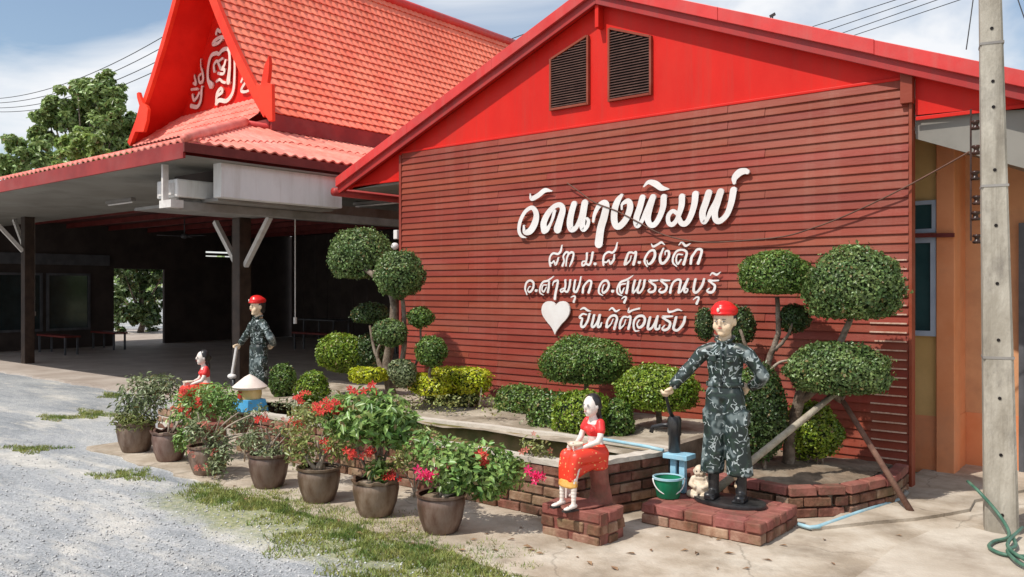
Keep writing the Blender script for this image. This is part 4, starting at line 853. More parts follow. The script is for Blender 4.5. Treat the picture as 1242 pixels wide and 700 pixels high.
# ================================================================== BRICKWORK
BL, BH, BD = 0.198, 0.062, 0.095
def brick_mesh(L, D, H, mat, seed):
    r_ = random.Random(seed); bm = bmesh.new(); bmesh.ops.create_cube(bm, size=1)
    for v in bm.verts: v.co = Vector((v.co.x*L+r_.uniform(-.004,.004), v.co.y*D+r_.uniform(-.004,.004), v.co.z*H+r_.uniform(-.003,.003)))
    bmesh.ops.bevel(bm, geom=list(bm.edges), offset=0.006, segments=1, affect='EDGES')
    me = bpy.data.meshes.new('brick'); bm.to_mesh(me); bm.free(); me.materials.append(mat); return me
BR = {k: [brick_mesh(BL, BD, BH, M[k], 10+i) for i in range(4)] for k in ('brick', 'brick_pale', 'brick_top')}
BRH = {k: [brick_mesh(BD, BD, BH, M[k], 30+i) for i in range(3)] for k in ('brick', 'brick_pale', 'brick_top')}
def brick(parent, x, y, z, rz, key='brick', half=False):
    o = link('brick', random.choice((BRH if half else BR)[key]), parent); p = wloc(parent)
    o.location = (x-p.x+random.uniform(-.003,.003), y-p.y+random.uniform(-.004,.004), z-p.z); o.rotation_euler = (random.uniform(-.012,.012), random.uniform(-.012,.012), rz+random.uniform(-.02,.02)+(math.pi if random.random() < .5 else 0)); return o
def run(parent, a, b, courses, keyf, z0=0.012, inset=0.0):
    a = Vector(a); b = Vector(b); d = b-a; L_ = d.length; d.normalize(); n = Vector((-d.y, d.x, 0)); rz = math.atan2(d.y, d.x); pitch = BL+0.012
    for c in range(courses):
        z = z0+BH/2+c*(BH+0.012); s = -pitch/2 if c % 2 else 0.0
        while s < L_-0.02:
            e = min(s+BL, L_); st = max(s, 0)
            if e-st > 0.06:
                m = a+d*((st+e)/2)+n*(BD/2); full = (e-st) > 0.14
                brick(parent, m.x, m.y, z, rz, keyf(c), not full)
            s += pitch
def mkey(c): return random.choice(['brick', 'brick', 'brick_pale', 'brick_pale'] if c > 1 else ['brick', 'brick_pale'])
# pond / raised bed
pond = thing('brick_pond', (-3.6, -2.2, 0), 'long low brick pond and raised bed in front of the red wall', 'planter')
PF = -2.50; PL = -5.55; PR = -1.50; CR = 5
run(pond, (PL, PF, 0), (PR, PF, 0), CR, mkey)
run(pond, (PR, PF, 0), (-1.26, -1.62, 0), CR, mkey)
mb = MB(); mb.box(PL, PR-0.06, PF+0.02, PF+0.10, 0, 0.37); mb.prism([(PR-0.1, PF+0.03, 0), (PR-0.03, PF+0.03, 0), (-1.30, -1.62, 0), (-1.40, -1.62, 0)], (0,0,0.37)); mb.build('mortar_core', M['mortar'], pond)
def rimbar(a, b, w, z0, z1, name='rim', mat='rim'):
    mb = MB(); a = Vector(a); b = Vector(b); n = 24; vs = []; d = (b-a).normalized(); s = Vector((-d.y, d.x, 0))
    for i in range(n+1):
        p = a.lerp(b, i/n); j1 = random.uniform(-.006, .006); j2 = random.uniform(-.006, .006); dz = random.uniform(-.004, .003)
        vs += [(p.x, p.y, z0), (p.x+s.x*w, p.y+s.y*w, z0), (p.x+s.x*(w+j1), p.y+s.y*(w+j1), z1+dz), (p.x+s.x*j2, p.y+s.y*j2, z1+dz)]
    fs = [(0,1,2,3), (n*4+3, n*4+2, n*4+1, n*4)]
    for i in range(n):
        q = i*4; fs += [(q, q+4, q+5, q+1), (q+1, q+5, q+6, q+2), (q+2, q+6, q+7, q+3), (q+3, q+7, q+4, q)]
    mb.add(vs, fs); return mb.build(name, M[mat], pond)
RZ1 = 0.412
rimbar((PL, PF-0.006, 0), (PR, PF-0.006, 0), 0.11, 0.376, RZ1)
rimbar((PR+0.003, PF, 0), (-1.255, -1.62, 0), 0.11, 0.374, RZ1-0.004)
rimbar((PL, -1.84, 0), (-1.28, -1.58, 0), 0.08, 0.10, RZ1+0.002)
mb = MB(); mb.prism([(PL, -1.842, 0.02), (-1.30, -1.590, 0.02), (-1.30, -1.60, 0.02), (PL, -1.855, 0.02)], (0,0,0.365)); mb.build('inner_wall', M['moss'], pond)
mb = MB(); mb.box(PL, PR-0.02, PF+0.103, PF+0.112, 0.02, 0.375); mb.build('inner_wall', M['moss'], pond)
mb = MB(); mb.prism([(PL, PF+0.11, 0.06), (PR-0.04, PF+0.11, 0.06), (-1.36, -1.60, 0.06), (PL, -1.85, 0.06)], (0,0,0.012)); mb.build('pond_water', M['water'], pond)
# soil of the bed (uneven sheet)
def soil_sheet(name, poly_fn, x0, x1, y0, y1, z, amp, mat, parent, nx=50, ny=16):
    vs = []; fs = []
    for j in range(ny+1):
        for i in range(nx+1):
            x = x0+(x1-x0)*i/nx; y = y0+(y1-y0)*j/ny
            vs.append((x, y, z+amp*(math.sin(x*7+y*5)+math.sin(x*3.1-y*9)+random.uniform(-.5,.5))*0.5))
    for j in range(ny):
        for i in range(nx):
            a = j*(nx+1)+i; fs.append((a, a+1, a+nx+2, a+nx+1))
    mb = MB(); mb.add(vs, fs); return mb.build(name, mat, parent, True)
soil_sheet('bed_soil', None, -7.4, -1.36, -1.80, -0.04, 0.385, 0.018, M['sand'], pond)
mb = MB(); mb.box(-7.45, PL-0.002, -2.3, -1.80, 0, 0.15); mb.build('kerb', M['rim'], pond)
mb = MB(); mb.box(-7.45, -7.38, -1.80, -0.05, 0, 0.40); mb.build('bed_edge', M['mortar'], pond); mb = MB(); mb.box(-1.42, -1.34, -1.57, -0.05, 0.01, 0.40); mb.build('bed_edge', M['mortar'], pond)
run(pond, (-7.45, -2.30, 0), (PL-0.01, -2.30, 0), 3, mkey)
soil_sheet('bed_soil', None, -7.4, PL, -2.2, -1.80, 0.20, 0.018, M['soil'], pond, 30, 6)

# soldier's plinth
def plinth(name, label, x0, x1, y0, y1, courses, base, topkey='brick_top', group=None):
    t = thing(name, ((x0+x1)/2, (y0+y1)/2, 0.012), label, 'plinth', group)
    nx = max(1, round((x1-x0)/(BL+0.012))); ny = max(1, round((y1-y0)/(BL+0.012))); px_ = (x1-x0)/nx
    for c in range(courses):
        z = base+BH/2+c*(BH+0.010); key = topkey if c == courses-1 else None
        # front and back rows
        for (y, sg) in ((y0+BD/2, 0), (y1-BD/2, 0)):
            off = px_/2 if c % 2 else 0
            i = 0; xs = x0
            while xs < x1-0.03:
                w = (px_/2 if (c % 2 and i == 0) else px_); w = min(w, x1-xs); full = w > 0.15
                brick(t, xs+w/2, y, z, 0, key or random.choice(['brick', 'brick_pale']), not full); xs += w; i += 1
        n_side = max(1, int((y1-y0-2*BD)/0.10))
        for i in range(n_side):
            yy_ = y0+BD+(i+0.5)*(y1-y0-2*BD)/n_side
            for x in (x0+BD/2+0.002*c, x1-BD/2-0.002*c): brick(t, x, yy_, z, math.pi/2, key or random.choice(['brick', 'brick_pale']), True)
    H = base+courses*(BH+0.010)-0.010
    mb = MB(); mb.box(x0+0.015, x1-0.015, y0+0.015, y1-0.015, base, H-0.004); mb.build('mortar_core', M['brick_top'], t)
    # top bricks inside
    y = y0+BD+0.05
    while y < y1-BD-0.02:
        x = x0+BD+0.09
        while x < x1-BD-0.03: brick(t, x, y, H-BH/2, 0, topkey); x += BL+0.012
        y += BD+0.010
    return t, H
pl1, H1 = plinth('brick_plinth', 'wide low red brick plinth under the soldier statue with the green bucket', -1.17, -0.32, -2.20, -1.58, 2, 0.014)
pl2, H2 = plinth('brick_plinth', 'small three course brick plinth under the seated woman statue', -1.56, -1.08, -2.82, -2.53, 3, 0.0)
mb = MB(); mb.box(-0.18, 0.16, -0.03, 0.2, 0, 0.01)
pl3, H3 = plinth('brick_plinth', 'brick plinth under the far seated woman statue behind the potted flowers', -6.6, -6.05, -2.62, -2.18, 3, 0.0)
# octagonal tree bed on the right
ob = thing('tree_bed', (-0.65, -0.75, 0.012), 'low octagonal brick edged tree bed by the right end of the red wall', 'planter')
octp = [(-1.28,-1.35),(-0.42,-1.46),(-0.12,-1.12),(0.03,-0.62),(0.0,-0.12)]
for a, b in zip(octp[:-1], octp[1:]): run(ob, (*a, 0), (*b, 0), 3, lambda c: 'brick_top' if c == 2 else random.choice(['brick', 'brick_pale']), 0.014)
mb = MB(); ins = [(-1.25,-1.30),(-0.43,-1.40),(-0.17,-1.10),(-0.03,-0.62),(-0.06,-0.05),(-1.25,-0.05)]
mb.prism([(x, y, 0.0) for x, y in ins], (0,0,0.19)); mb.build('mortar_core', M['mortar'], ob)
mb = MB(); q = [(-1.22,-1.22),(-0.46,-1.30),(-0.25,-1.05),(-0.13,-0.60),(-0.13,-0.06),(-1.22,-0.06)]
ctr = Vector((-0.7, -0.65, 0.25)); vs = [ctr]+[Vector((x, y, 0.200)) for x, y in q]; mb.add(vs, [(0, i+1, (i+1) % 6+1) for i in range(6)])
so_ = mb.build('soil', M['soil'], ob, True)
sm = so_.modifiers.new('s', 'SUBSURF'); sm.subdivision_type = 'SIMPLE'; sm.levels = 4; sm.render_levels = 4
tx = bpy.data.textures.new('soilnoise', 'CLOUDS'); tx.noise_scale = 0.09; dm = so_.modifiers.new('d', 'DISPLACE'); dm.texture = tx; dm.strength = 0.03; dm.texture_coords = 'GLOBAL'

# ================================================================== TOPIARY
def tree_thing(label, base, group=None, cat='topiary tree', name='topiary_tree'): return thing(name, base, label, cat, group)
def ballat(px, py, w, h, Yp, t, mat='leaf_topiary', k=1.0, **kw):
    p = atY(px, py, Yp); d = (p-CAM).dot(FW); rx = w/2/FPX*d; rz = h/2/FPX*d
    return crown('crown', p, (rx, rx*k, rz), M[mat], t, **kw)
def limb(t, pts, rad, mat='bark', name='trunk'):
    P = catmull([tuple(p)+(0,) for p in pts], 4) if len(pts) > 2 else pts
    P = [Vector(p[:3]) for p in P]; n = len(P); rr = [rad[0]+(rad[1]-rad[0])*i/(n-1) for i in range(n)]
    P = [p+Vector((random.uniform(-.004,.004), random.uniform(-.004,.004), 0)) for p in P]
    mb = MB(); mb.tube(P, rr, 9); return mb.build(name, M[mat], t, True)
def pY(Yp, *pp): return [atY(px, py, Yp) for px, py in pp]
# right-hand group
Yb = -0.72
t1 = tree_thing('tall topiary tree with a broad round crown over a flat crown on a bent trunk', (-0.72, Yb, 0.16))
limb(t1, pY(Yb, (955,588),(958,540),(968,490),(978,468),(1000,472),(1022,485)), (0.050, 0.036)); limb(t1, pY(Yb, (968,488),(985,475),(1005,450),(1020,415),(1032,385)), (0.036, 0.022), name='limb')
ballat(1038,350,114,97,Yb,t1,'leaf_topiary2',0.95,flat=0.62,leaf=0.026); ballat(1017,452,120,70,Yb-0.08,t1,'leaf_topiary2',0.85,flat=0.55,leaf=0.024)
t2 = tree_thing('slim topiary tree with a dome crown and a small dark crown below it', (-1.0, Yb, 0.16))
limb(t2, pY(Yb+.1, (935,585),(930,500),(932,440),(944,405),(943,360)), (0.034, 0.018)); limb(t2, pY(Yb+.1, (940,425),(955,408),(962,392)), (0.016, 0.010), name='limb')
limb(t2, pY(Yb+.1, (930,470),(922,445),(905,420),(898,400)), (0.02, 0.012), name='limb'); limb(t2, pY(Yb+.1, (932,452),(945,440),(956,437)), (0.014, 0.008), 'twig', name='cut_branch')
ballat(940,336,88,62,Yb+.1,t2,'leaf_topiary',0.95,flat=0.5,leaf=0.022); ballat(963,386,36,34,Yb+.2,t2,'leaf_dark',1.0,leaf=0.02,dens=.8)
ballat(898,395,38,46,Yb+.4,t2,'leaf_dark',0.8,leaf=0.022,dens=.75,amp=.07); ballat(855,393,22,40,Yb+.35,t2,'leaf_dark',0.9,leaf=0.02,dens=.6,amp=.09)
limb(t2, pY(Yb+.35, (905,440),(885,420),(865,405),(856,395)), (0.014, 0.008), name='limb')
t3 = tree_thing('large dark rounded bush right behind the soldier statue', (-1.0, -0.95, 0.15), cat='bush', name='topiary_bush')
ballat(918,500,72,110,-0.95,t3,'leaf_dark',0.9,leaf=0.024,amp=.05); ballat(905,478,60,60,-1.0,t3,'leaf_topiary',0.8,leaf=0.024,amp=.06)
limb(t3, pY(-0.95, (930,588),(925,545),(918,500)), (0.02,0.012), name='stem')
t4 = tree_thing('yellow-green loose bush under the flat crown in the tree bed', (-0.55, -0.55, 0.15), cat='bush', name='topiary_bush')
ballat(985,522,66,66,-0.55,t4,'leaf_lime',0.9,leaf=0.026,amp=.08,stray=.12); 
for a, b in (((982,582),(978,540)), ((968,584),(972,545)), ((990,580),(992,545)), ((1000,578),(996,548))): limb(t4, pY(-0.6, a, b), (0.012, 0.008), name='stem')
# behind the pond
t5 = tree_thing('wide mushroom shaped topiary on a short trunk low on the red wall', (-2.35, -0.55, 0.38))
ballat(711,440,107,63,-0.55,t5,'leaf_topiary',0.8,flat=0.62,leaf=0.024,e=2.3); limb(t5, pY(-0.55,(716,545),(708,510),(712,460)), (0.03,0.022))
t6 = tree_thing('round topiary ball on a dark stem beside the soldier hand', (-1.75, -0.6, 0.38))
ballat(797,474,96,58,-0.75,t6,'leaf_lime',0.85,flat=0.6,leaf=0.024,e=2.3,amp=.045); limb(t6, pY(-0.65,(803,548),(800,515),(798,480)), (0.030,0.024), 'bark')
mb = None
t7 = tree_thing('square clipped bush left of the low hedge on the red wall', (-3.3, -0.5, 0.38), cat='bush', name='clipped_bush')
ballat(630,493,58,50,-0.6,t7,'leaf_topiary',0.9,e=3.2,leaf=0.026,amp=.05)
t8 = tree_thing('low clipped hedge clump under the mushroom topiary', (-2.5, -0.75, 0.38), cat='bush', name='clipped_bush')
ballat(668,506,58,58,-1.15,t8,'leaf_topiary',0.7,e=2.8,leaf=0.028,amp=.08); ballat(706,509,70,66,-1.25,t8,'leaf_lime',0.7,e=2.8,leaf=0.028,amp=.08); ballat(746,512,44,54,-1.1,t8,'leaf_topiary',0.9,leaf=0.026,amp=.06)
# left group
Yl = -1.15
t9 = tree_thing('many headed topiary tree with two big round crowns by the pavilion', (-5.4, Yl, 0.38))
limb(t9, pY(Yl,(475,480),(470,440),(476,400),(476,360),(455,335),(440,325)), (0.055,0.03)); limb(t9, pY(Yl,(480,470),(490,420),(489,370),(487,345)), (0.03,0.018), name='limb')
limb(t9, pY(Yl,(468,455),(455,428),(448,395)), (0.022,0.012), name='limb'); limb(t9, pY(Yl,(492,470),(508,430),(511,392)), (0.016,0.010), name='limb')
limb(t9, pY(Yl,(478,475),(462,450),(458,425),(470,408)), (0.022,0.012), name='limb'); limb(t9, pY(Yl-.1,(520,470),(522,445),(523,430)), (0.016,0.012), name='limb')
ballat(437,311,74,66,Yl+.1,t9,'leaf_topiary2',0.95,flat=0.7,leaf=0.028); ballat(486,333,60,57,Yl-.05,t9,'leaf_topiary2',0.95,leaf=0.027)
ballat(450,382,46,30,Yl+.35,t9,'leaf_dark',0.9,leaf=0.026,flat=.5); ballat(510,385,34,25,Yl,t9,'leaf_topiary',0.9,leaf=0.026,amp=.08); ballat(473,404,42,32,Yl-.2,t9,'leaf_topiary2',0.9,leaf=0.026); ballat(523,426,38,35,Yl-.1,t9,'leaf_topiary',0.9,leaf=0.026)
t10 = tree_thing('big dark green clipped mound left of the many headed topiary', (-6.2, -0.9, 0.38), cat='bush', name='clipped_bush')
ballat(415,428,66,46,-0.95,t10,'leaf_lime',0.9,leaf=0.028); ballat(445,432,50,48,-0.8,t10,'leaf_dark',0.9,leaf=0.028)
t11 = tree_thing('bright yellow-green flat hedge with bare stems beneath, beside the red wall', (-4.6, -0.9, 0.38), cat='hedge', name='hedge')
ballat(556,461,84,29,-0.80,t11,'leaf_yellow',0.5,e=4.0,leaf=0.03,amp=.05); ballat(520,466,52,24,-1.15,t11,'leaf_yellow',0.6,e=4.0,leaf=0.03,amp=.05)
ballat(548,482,78,26,-0.78,t11,'leaf_olive',0.5,e=2.5,leaf=0.03,amp=.12,dens=.5)
for (a, b) in (((560,508),(556,470)), ((566,508),(572,468)), ((535,506),(525,472)), ((548,508),(545,470)), ((512,504),(508,472)), ((580,506),(584,470))): limb(t11, pY(-0.85,a,b), (0.012,0.007), 'twig', 'stem')
t12 = tree_thing('small yellow-green hedge block left of the topiary trunk', (-5.9, -1.3, 0.38), cat='hedge', name='hedge')
ballat(446,455,46,18,-1.35,t12,'leaf_yellow',0.8,e=3.0,leaf=0.028,amp=.06)
t13 = tree_thing('small grey-green bush against the topiary trunk', (-5.1, -1.35, 0.38), cat='bush', name='clipped_bush')
ballat(488,452,34,34,-1.35,t13,'leaf_dull',0.9,leaf=0.026,amp=.08)
t14 = tree_thing('small yellow-green ball bush behind the red flowers', (-6.3, -1.8, 0.3), cat='bush', name='clipped_bush')
ballat(379,472,40,42,-1.75,t14,'leaf_lime',0.95,leaf=0.028,amp=.05); limb(t14, pY(-1.75,(380,505),(380,485)), (0.012,0.01), name='stem')
t15 = tree_thing('dark green bush just right of the far soldier statue', (-6.9, -1.3, 0.2), cat='bush', name='clipped_bush')
ballat(343,463,32,42,-1.45,t15,'leaf_topiary',0.95,leaf=0.028,amp=.06)
# low straggly plants along the bed front
def scrub(name, label, cat, pts, Yp, n, leaf, mat, h=0.12, origin=None):
    P = []
    for (px, py, w) in pts:
        c = np.array(atY(px, py, Yp)); k = int(n*w/40); d = (Vector(c)-CAM).dot(FW)
        q = rng.normal(size=(k, 3))*np.array([w/FPX*d*0.32, 0.10, h*0.45]); P.append(c+q)
    P = np.concatenate(P); t = thing(name, tuple(atY(pts[0][0], pts[0][1], Yp)), label, cat)
    leaves_obj('leaves', P, np.tile([0, -0.3, 1.0], (len(P), 1)), leaf, M[mat], t, jitter=1.5); return t
scrub('low_plant', 'olive low plant growing along the back rim beneath the yellow hedge', 'plant', [(500,492,50),(540,490,30),(595,490,25)], -1.3, 180, 0.035, 'leaf_olive', 0.12)
scrub('low_plant', 'reddish young shrub sprouting between the clipped bushes', 'plant', [(655,505,26),(652,490,20)], -1.15, 160, 0.028, 'leaf_dull', 0.14)
scrub('low_plant', 'pale dry weeds behind the pond rim near the yellow ball bush', 'plant', [(350,490,40),(410,487,50)], -2.0, 200, 0.03, 'leaf_dull', 0.08)

# ================================================================== POTTED PLANTS
def pot_parts(t, r=0.165, h=0.27, wavy=False, mat='pot'):
    prof = [(0.0, 0.0), (r*0.66, 0.0), (r*0.72, 0.01), (r*0.90, h*0.35), (r*1.0, h*0.72), (r*0.98, h*0.86), (r*0.93, h*0.90), (r*1.04, h*0.93), (r*1.06, h*0.99), (r*1.0, h*1.0), (r*0.92, h*0.97), (r*0.86, h*0.80), (0.0, h*0.80)]
    f = (lambda j, a: (0.008*math.cos(9*a), 0.012*math.cos(9*a)) if 7 <= j <= 10 else (0, 0)) if wavy else None
    c = wloc(t); mb = MB(); mb.lathe(prof[:11], 40, c, f); p = mb.build('pot', M[mat], t, True, sharp=50)
    mb = MB(); mb.lathe([(r*0.9, h*0.86), (r*0.5, h*0.89), (0.001, h*0.90)], 24, c); mb.build('soil', M['soil'], t, True); return c+Vector((0, 0, h*0.88))
def stems(t, base, tips, r0=0.008, mat='twig', name='stem', spread=0.4):
    for tp in tips:
        b = base+Vector((random.uniform(-.03,.03), random.uniform(-.03,.03), 0)); m = b.lerp(tp, 0.5)+Vector((random.uniform(-.04,.04), random.uniform(-.04,.04), random.uniform(-.02,.05)))
        P = [Vector(q[:3]) for q in catmull([tuple(b), tuple(m), tuple(tp)], 3)]; n = len(P)
        mb = MB(); mb.tube(P, [r0*(1-0.6*i/(n-1)) for i in range(n)], 5); mb.build(name, M[mat], t, True)
def foliage(t, blobs, leaf, mat, aspect=0.42, droop=0.6, name='leaves'):
    P = []; Nn = []
    for (c, r, n) in blobs:
        n = int(n*1.35); d = sphere_dirs(n); rad = rng.random(n)**0.5*(1+0.25*rng.random(n)**3); r = 1.07*np.array(r if hasattr(r, '__len__') else (r, r, r)); P.append(np.array(c)+d*rad[:, None]*r); Nn.append(d*0.6+np.array([0, -0.2, 0.8]))
    return leaves_obj(name, np.concatenate(P), np.concatenate(Nn), leaf, M[mat], t, aspect=aspect, droop=droop, jitter=1.0)
def flower_mesh(mat, s):
    mb = MB()
    for k in range(5):
        a = k*1.2566; ca, sa = math.cos(a), math.sin(a); cb_, sb = math.cos(a+.42), math.sin(a+.42); cc, sc_ = math.cos(a-.42), math.sin(a-.42)
        mb.add([(0,0,0), (cb_*s*.62, sb*s*.62, s*.30), (ca*s, sa*s, s*.16), (cc*s*.62, sc_*s*.62, s*.30)], [(0,1,2), (0,2,3)])
    return mb.mesh('flower', M[mat])
FL = {k: flower_mesh(m, s) for k, (m, s) in {'r': ('flower', 0.032), 'p': ('flower_pink', 0.032), 'd': ('flower_dull', 0.028)}.items()}
def flowers(t, c, r, n, key):
    c = Vector(c); w = wloc(t)
    for _ in range(n):
        o = link('flower', FL[key], t); d = Vector((random.gauss(0,1), random.gauss(0,1), random.gauss(0,.7)))*r*0.55
        o.location = c+d-w; dr_ = Vector((0.3, -0.8, 0.5))+Vector((random.gauss(0,.5), random.gauss(0,.5), random.gauss(0,.5))); o.rotation_euler = dr_.to_track_quat('Z', 'X').to_euler(); s = random.uniform(.7, 1.15); o.scale = (s, s, s)
def potted(px, py, label, r, h, wavy):
    r *= random.uniform(.90, 1.0); h *= random.uniform(.95, 1.06)
    p = atz(px, py, 0.012); t = thing('potted_plant', p, label, 'potted plant', 'flower pots in a row along the pavement edge'); b = pot_parts(t, r, h, wavy); t.rotation_euler = (0,0,0); return t, p, b
def pd(p): return (Vector(p)-CAM).dot(FW)
def near(px, py, p, off=0.0): return atd(px, py, pd(p)+off)
# 1 leftmost
t, p, b = potted(165, 547, 'leftmost wide brown pot holding a dull green shrub, low grass around its rim', 0.185, 0.27, True)
foliage(t, [(near(178,478,p),(.28,.22,.20),620),(near(155,495,p),(.14,.14,.10),120),(near(200,468,p),(.16,.14,.10),140)], 0.055, 'leaf_dull'); foliage(t, [(b+Vector((0.03,-.03,.05)),(.23,.18,.09),600)], 0.05, 'leaf_olive', 0.2, 0, 'grass_tuft')
stems(t, b, [near(x,y,p) for x,y in ((165,480),(190,475),(178,465),(205,470),(152,495))], 0.010); flowers(t, near(195,482,p), .1, 3, 'd')
# 2
t, p, b = potted(206, 558, 'second pot from the left with scarlet flower heads above a wavy rim', 0.165, 0.27, True)
foliage(t, [(near(228,498,p),(.18,.16,.18),380),(near(262,485,p),(.24,.18,.15),520),(near(222,535,p,-.15),(.10,.08,.10),140)], 0.05, 'leaf_pot'); stems(t, b, [near(x,y,p) for x,y in ((222,495),(240,490),(262,478),(212,485))], 0.009)
for q, n in (((221,475),7),((238,487),9),((230,500),7),((213,496),6),((246,492),5)): flowers(t, near(*q, p, -.1), .06, n, 'r')
# 3 twiggy
t, p, b = potted(252, 574, 'third pot from the left hidden under arching pale twigs and small pink blooms', 0.165, 0.25, False)
foliage(t, [(near(265,545,p,-.15),(.16,.1,.16),240),(near(240,520,p,-.1),(.14,.1,.12),200),(near(300,535,p,-.1),(.12,.1,.06),80),(near(262,565,p,-.25),(.10,.08,.08),120)], 0.045, 'leaf_dull')
stems(t, b, [near(x,y,p,-.1) for x,y in ((275,530),(300,535),(290,500),(318,520),(268,505),(240,500),(312,500),(285,545),(262,555),(330,525))], 0.012); 
for q, n, k in (((248,516),6,'d'),((243,566),6,'d'),((262,550),4,'d'),((238,550),3,'d')): flowers(t, near(*q, p, -.2), .05, n, k)
# 4
t, p, b = potted(326, 590, 'dark grey-brown pot in mid row holding sparse low stubs', 0.172, 0.27, False)
foliage(t, [(b+Vector((0,0,.05)),(.16,.14,.07),260),(near(310,530,p),(.10,.08,.07),90)], 0.038, 'leaf_dull'); stems(t, b, [near(x,y,p) for x,y in ((312,528),(330,535),(340,525),(322,520),(345,540),(305,540))], 0.012)
for q, n in (((315,508),6),((360,513),7)): flowers(t, near(*q, p, -.05), .05, n, 'r')
stems(t, b, [near(315,510,p), near(358,515,p)], 0.006)
# 5
t, p, b = potted(387, 607, 'brown pot with pale swollen stems and few red flowers, left of the tallest bush', 0.165, 0.265, False)
foliage(t, [(near(365,545,p),(.14,.12,.14),260),(near(410,540,p),(.12,.12,.13),200),(near(375,505,p,.4),(.22,.12,.10),240)], 0.045, 'leaf_olive'); stems(t, b, [near(x,y,p) for x,y in ((375,545),(392,530),(398,545),(385,535),(408,540),(365,540))], 0.018)
for q, n in (((398,541),7),((365,480),7),((368,484),4)): flowers(t, near(*q, p, -.05), .05, n, 'r')
# 6 tall leafy
t, p, b = potted(456, 624, 'round bellied brown pot with the tallest leafy bush and red blooms', 0.165, 0.265, True)
foliage(t, [(near(448,505,p),(.30,.24,.17),900),(near(475,518,p),(.22,.18,.14),460),(near(420,505,p),(.20,.16,.14),380),(near(462,570,p,-.05),(.09,.08,.08),110)], 0.068, 'leaf_pot')
stems(t, b, [near(x,y,p) for x,y in ((460,530),(445,520),(470,520),(430,515),(455,500),(480,515))], 0.014, 'bark')
for q, n in (((400,497),14),((428,549),9),((449,549),8),((472,577),11),((412,494),10),((432,474),5),((455,470),4),((388,494),8)): flowers(t, near(*q, p, -.1), .055, n, 'r')
# 7
t, p, b = potted(535, 644, 'rightmost brown pot with a wide spreading green plant beside the seated woman', 0.165, 0.265, False)
foliage(t, [(near(545,562,p),(.20,.18,.17),640),(near(585,568,p),(.22,.2,.16),640),(near(614,572,p),(.15,.13,.11),260),(near(590,595,p),(.12,.1,.06),130),(near(510,540,p,.2),(.14,.1,.09),120)], 0.052, 'leaf_pot', 0.5)
stems(t, b, [near(x,y,p) for x,y in ((550,570),(580,575),(600,575),(530,565),(612,580),(515,560))], 0.012)
for q, n, k in (((513,574),10,'p'),((525,577),9,'p'),((583,553),7,'r'),((587,560),5,'r'),((651,580),8,'p'),((648,573),4,'p'),((545,562),3,'d')): flowers(t, near(*q, p, -.12), .04, n, k)
stems(t, b, [near(648,582,p), near(515,578,p)], 0.005)
for (q, lb, k) in (((520,535), 'thin bush of orange flowers hanging over the pond rim left of the rightmost pot', 'd'), ((650,545), 'sprig of dull orange flowers over the pond rim near the seated woman', 'd')):
    c = atY(*q, -2.45); t = thing('flower_sprig', c, lb, 'plant'); foliage(t, [(c,(.16,.05,.09),110)], 0.035, 'leaf_olive'); flowers(t, c, .14, 7, k)
    stems(t, c-Vector((0,0,.15)), [c+Vector((random.uniform(-.12,.12),0,random.uniform(0,.06))) for _ in range(4)], .005)

def filler(px, py, Yp, label, blobs, fl, mat='leaf_pot', leaf=0.045):
    c = atY(px, py, Yp); t = thing('leafy_plant', (c.x, c.y, 0.012), label, 'plant')
    foliage(t, [(atY(x, y, Yp), (w/FPX*8*.5, .10, h/FPX*8*.5), n) for x, y, w, h, n in blobs], leaf, mat)
    stems(t, Vector((c.x, c.y, 0.02)), [atY(x, y+4, Yp) for x, y, w, h, n in blobs], .007)
    for q, n, k in fl: flowers(t, atY(*q, Yp-.08), .06, n, k)
filler(300, 520, -2.75, 'loose twiggy plant behind the pots below the lantern', [(290,515,40,24,90),(312,500,26,20,60),(340,520,30,20,60)], [((318,505),5,'d'),((345,515),4,'d')], 'leaf_dull')
filler(380, 500, -2.72, 'leggy plant with a broad scarlet flower head over the pond rim', [(375,505,50,26,150),(398,500,40,26,120),(360,520,30,24,80)], [((380,496),12,'r'),((396,492),12,'r'),((408,497),8,'r'),((362,510),4,'r')], 'leaf_olive')
filler(500, 540, -2.70, 'thin yellow-green plant between the two rightmost pots', [(500,545,40,40,150),(515,530,40,24,90),(485,560,26,26,70)], [((505,533),4,'d')], 'leaf_olive')
filler(245, 500, -2.70, 'bushy green plant rising behind the scarlet flowers at the left', [(255,480,56,30,220),(240,500,40,30,120),(275,495,40,34,140)], [((232,470),4,'r')], 'leaf_pot')

# ================================================================== STATUES
def remeshed(name, mb, voxel, mat, parent, smooth=6, smf=0.6):
    me = mb.mesh(name, mat); o = bpy.data.objects.new('tmp', me); COL.objects.link(o)
    m = o.modifiers.new('r', 'REMESH'); m.mode = 'VOXEL'; m.voxel_size = voxel; m.use_smooth_shade = True
    s = o.modifiers.new('s', 'SMOOTH'); s.iterations = smooth; s.factor = smf
    dg = bpy.context.evaluated_depsgraph_get(); ev = o.evaluated_get(dg); m2 = bpy.data.meshes.new_from_object(ev, depsgraph=dg)
    bpy.data.objects.remove(o); m2.name = name
    m2.materials.clear(); m2.materials.append(mat); m2.polygons.foreach_set('use_smooth', [True]*len(m2.polygons)); 
    return link(name, m2, parent)
def chain(mb, pts, seg=7):
    """pts: (x,y,z,r[,ry]) -> overlapping ellipsoids that the remesher fuses into one tapering limb"""
    ex = lambda p: np.array([*p[:4], p[4] if len(p) > 4 else p[3], p[5] if len(p) > 5 else p[3]], float)
    for a, b in zip(pts[:-1], pts[1:]):
        a = ex(a); b = ex(b)
        for i in range(seg+1):
            q = a+(b-a)*i/seg; mb.ell(q[:3], (q[3], q[4], q[5]), 10, 7)
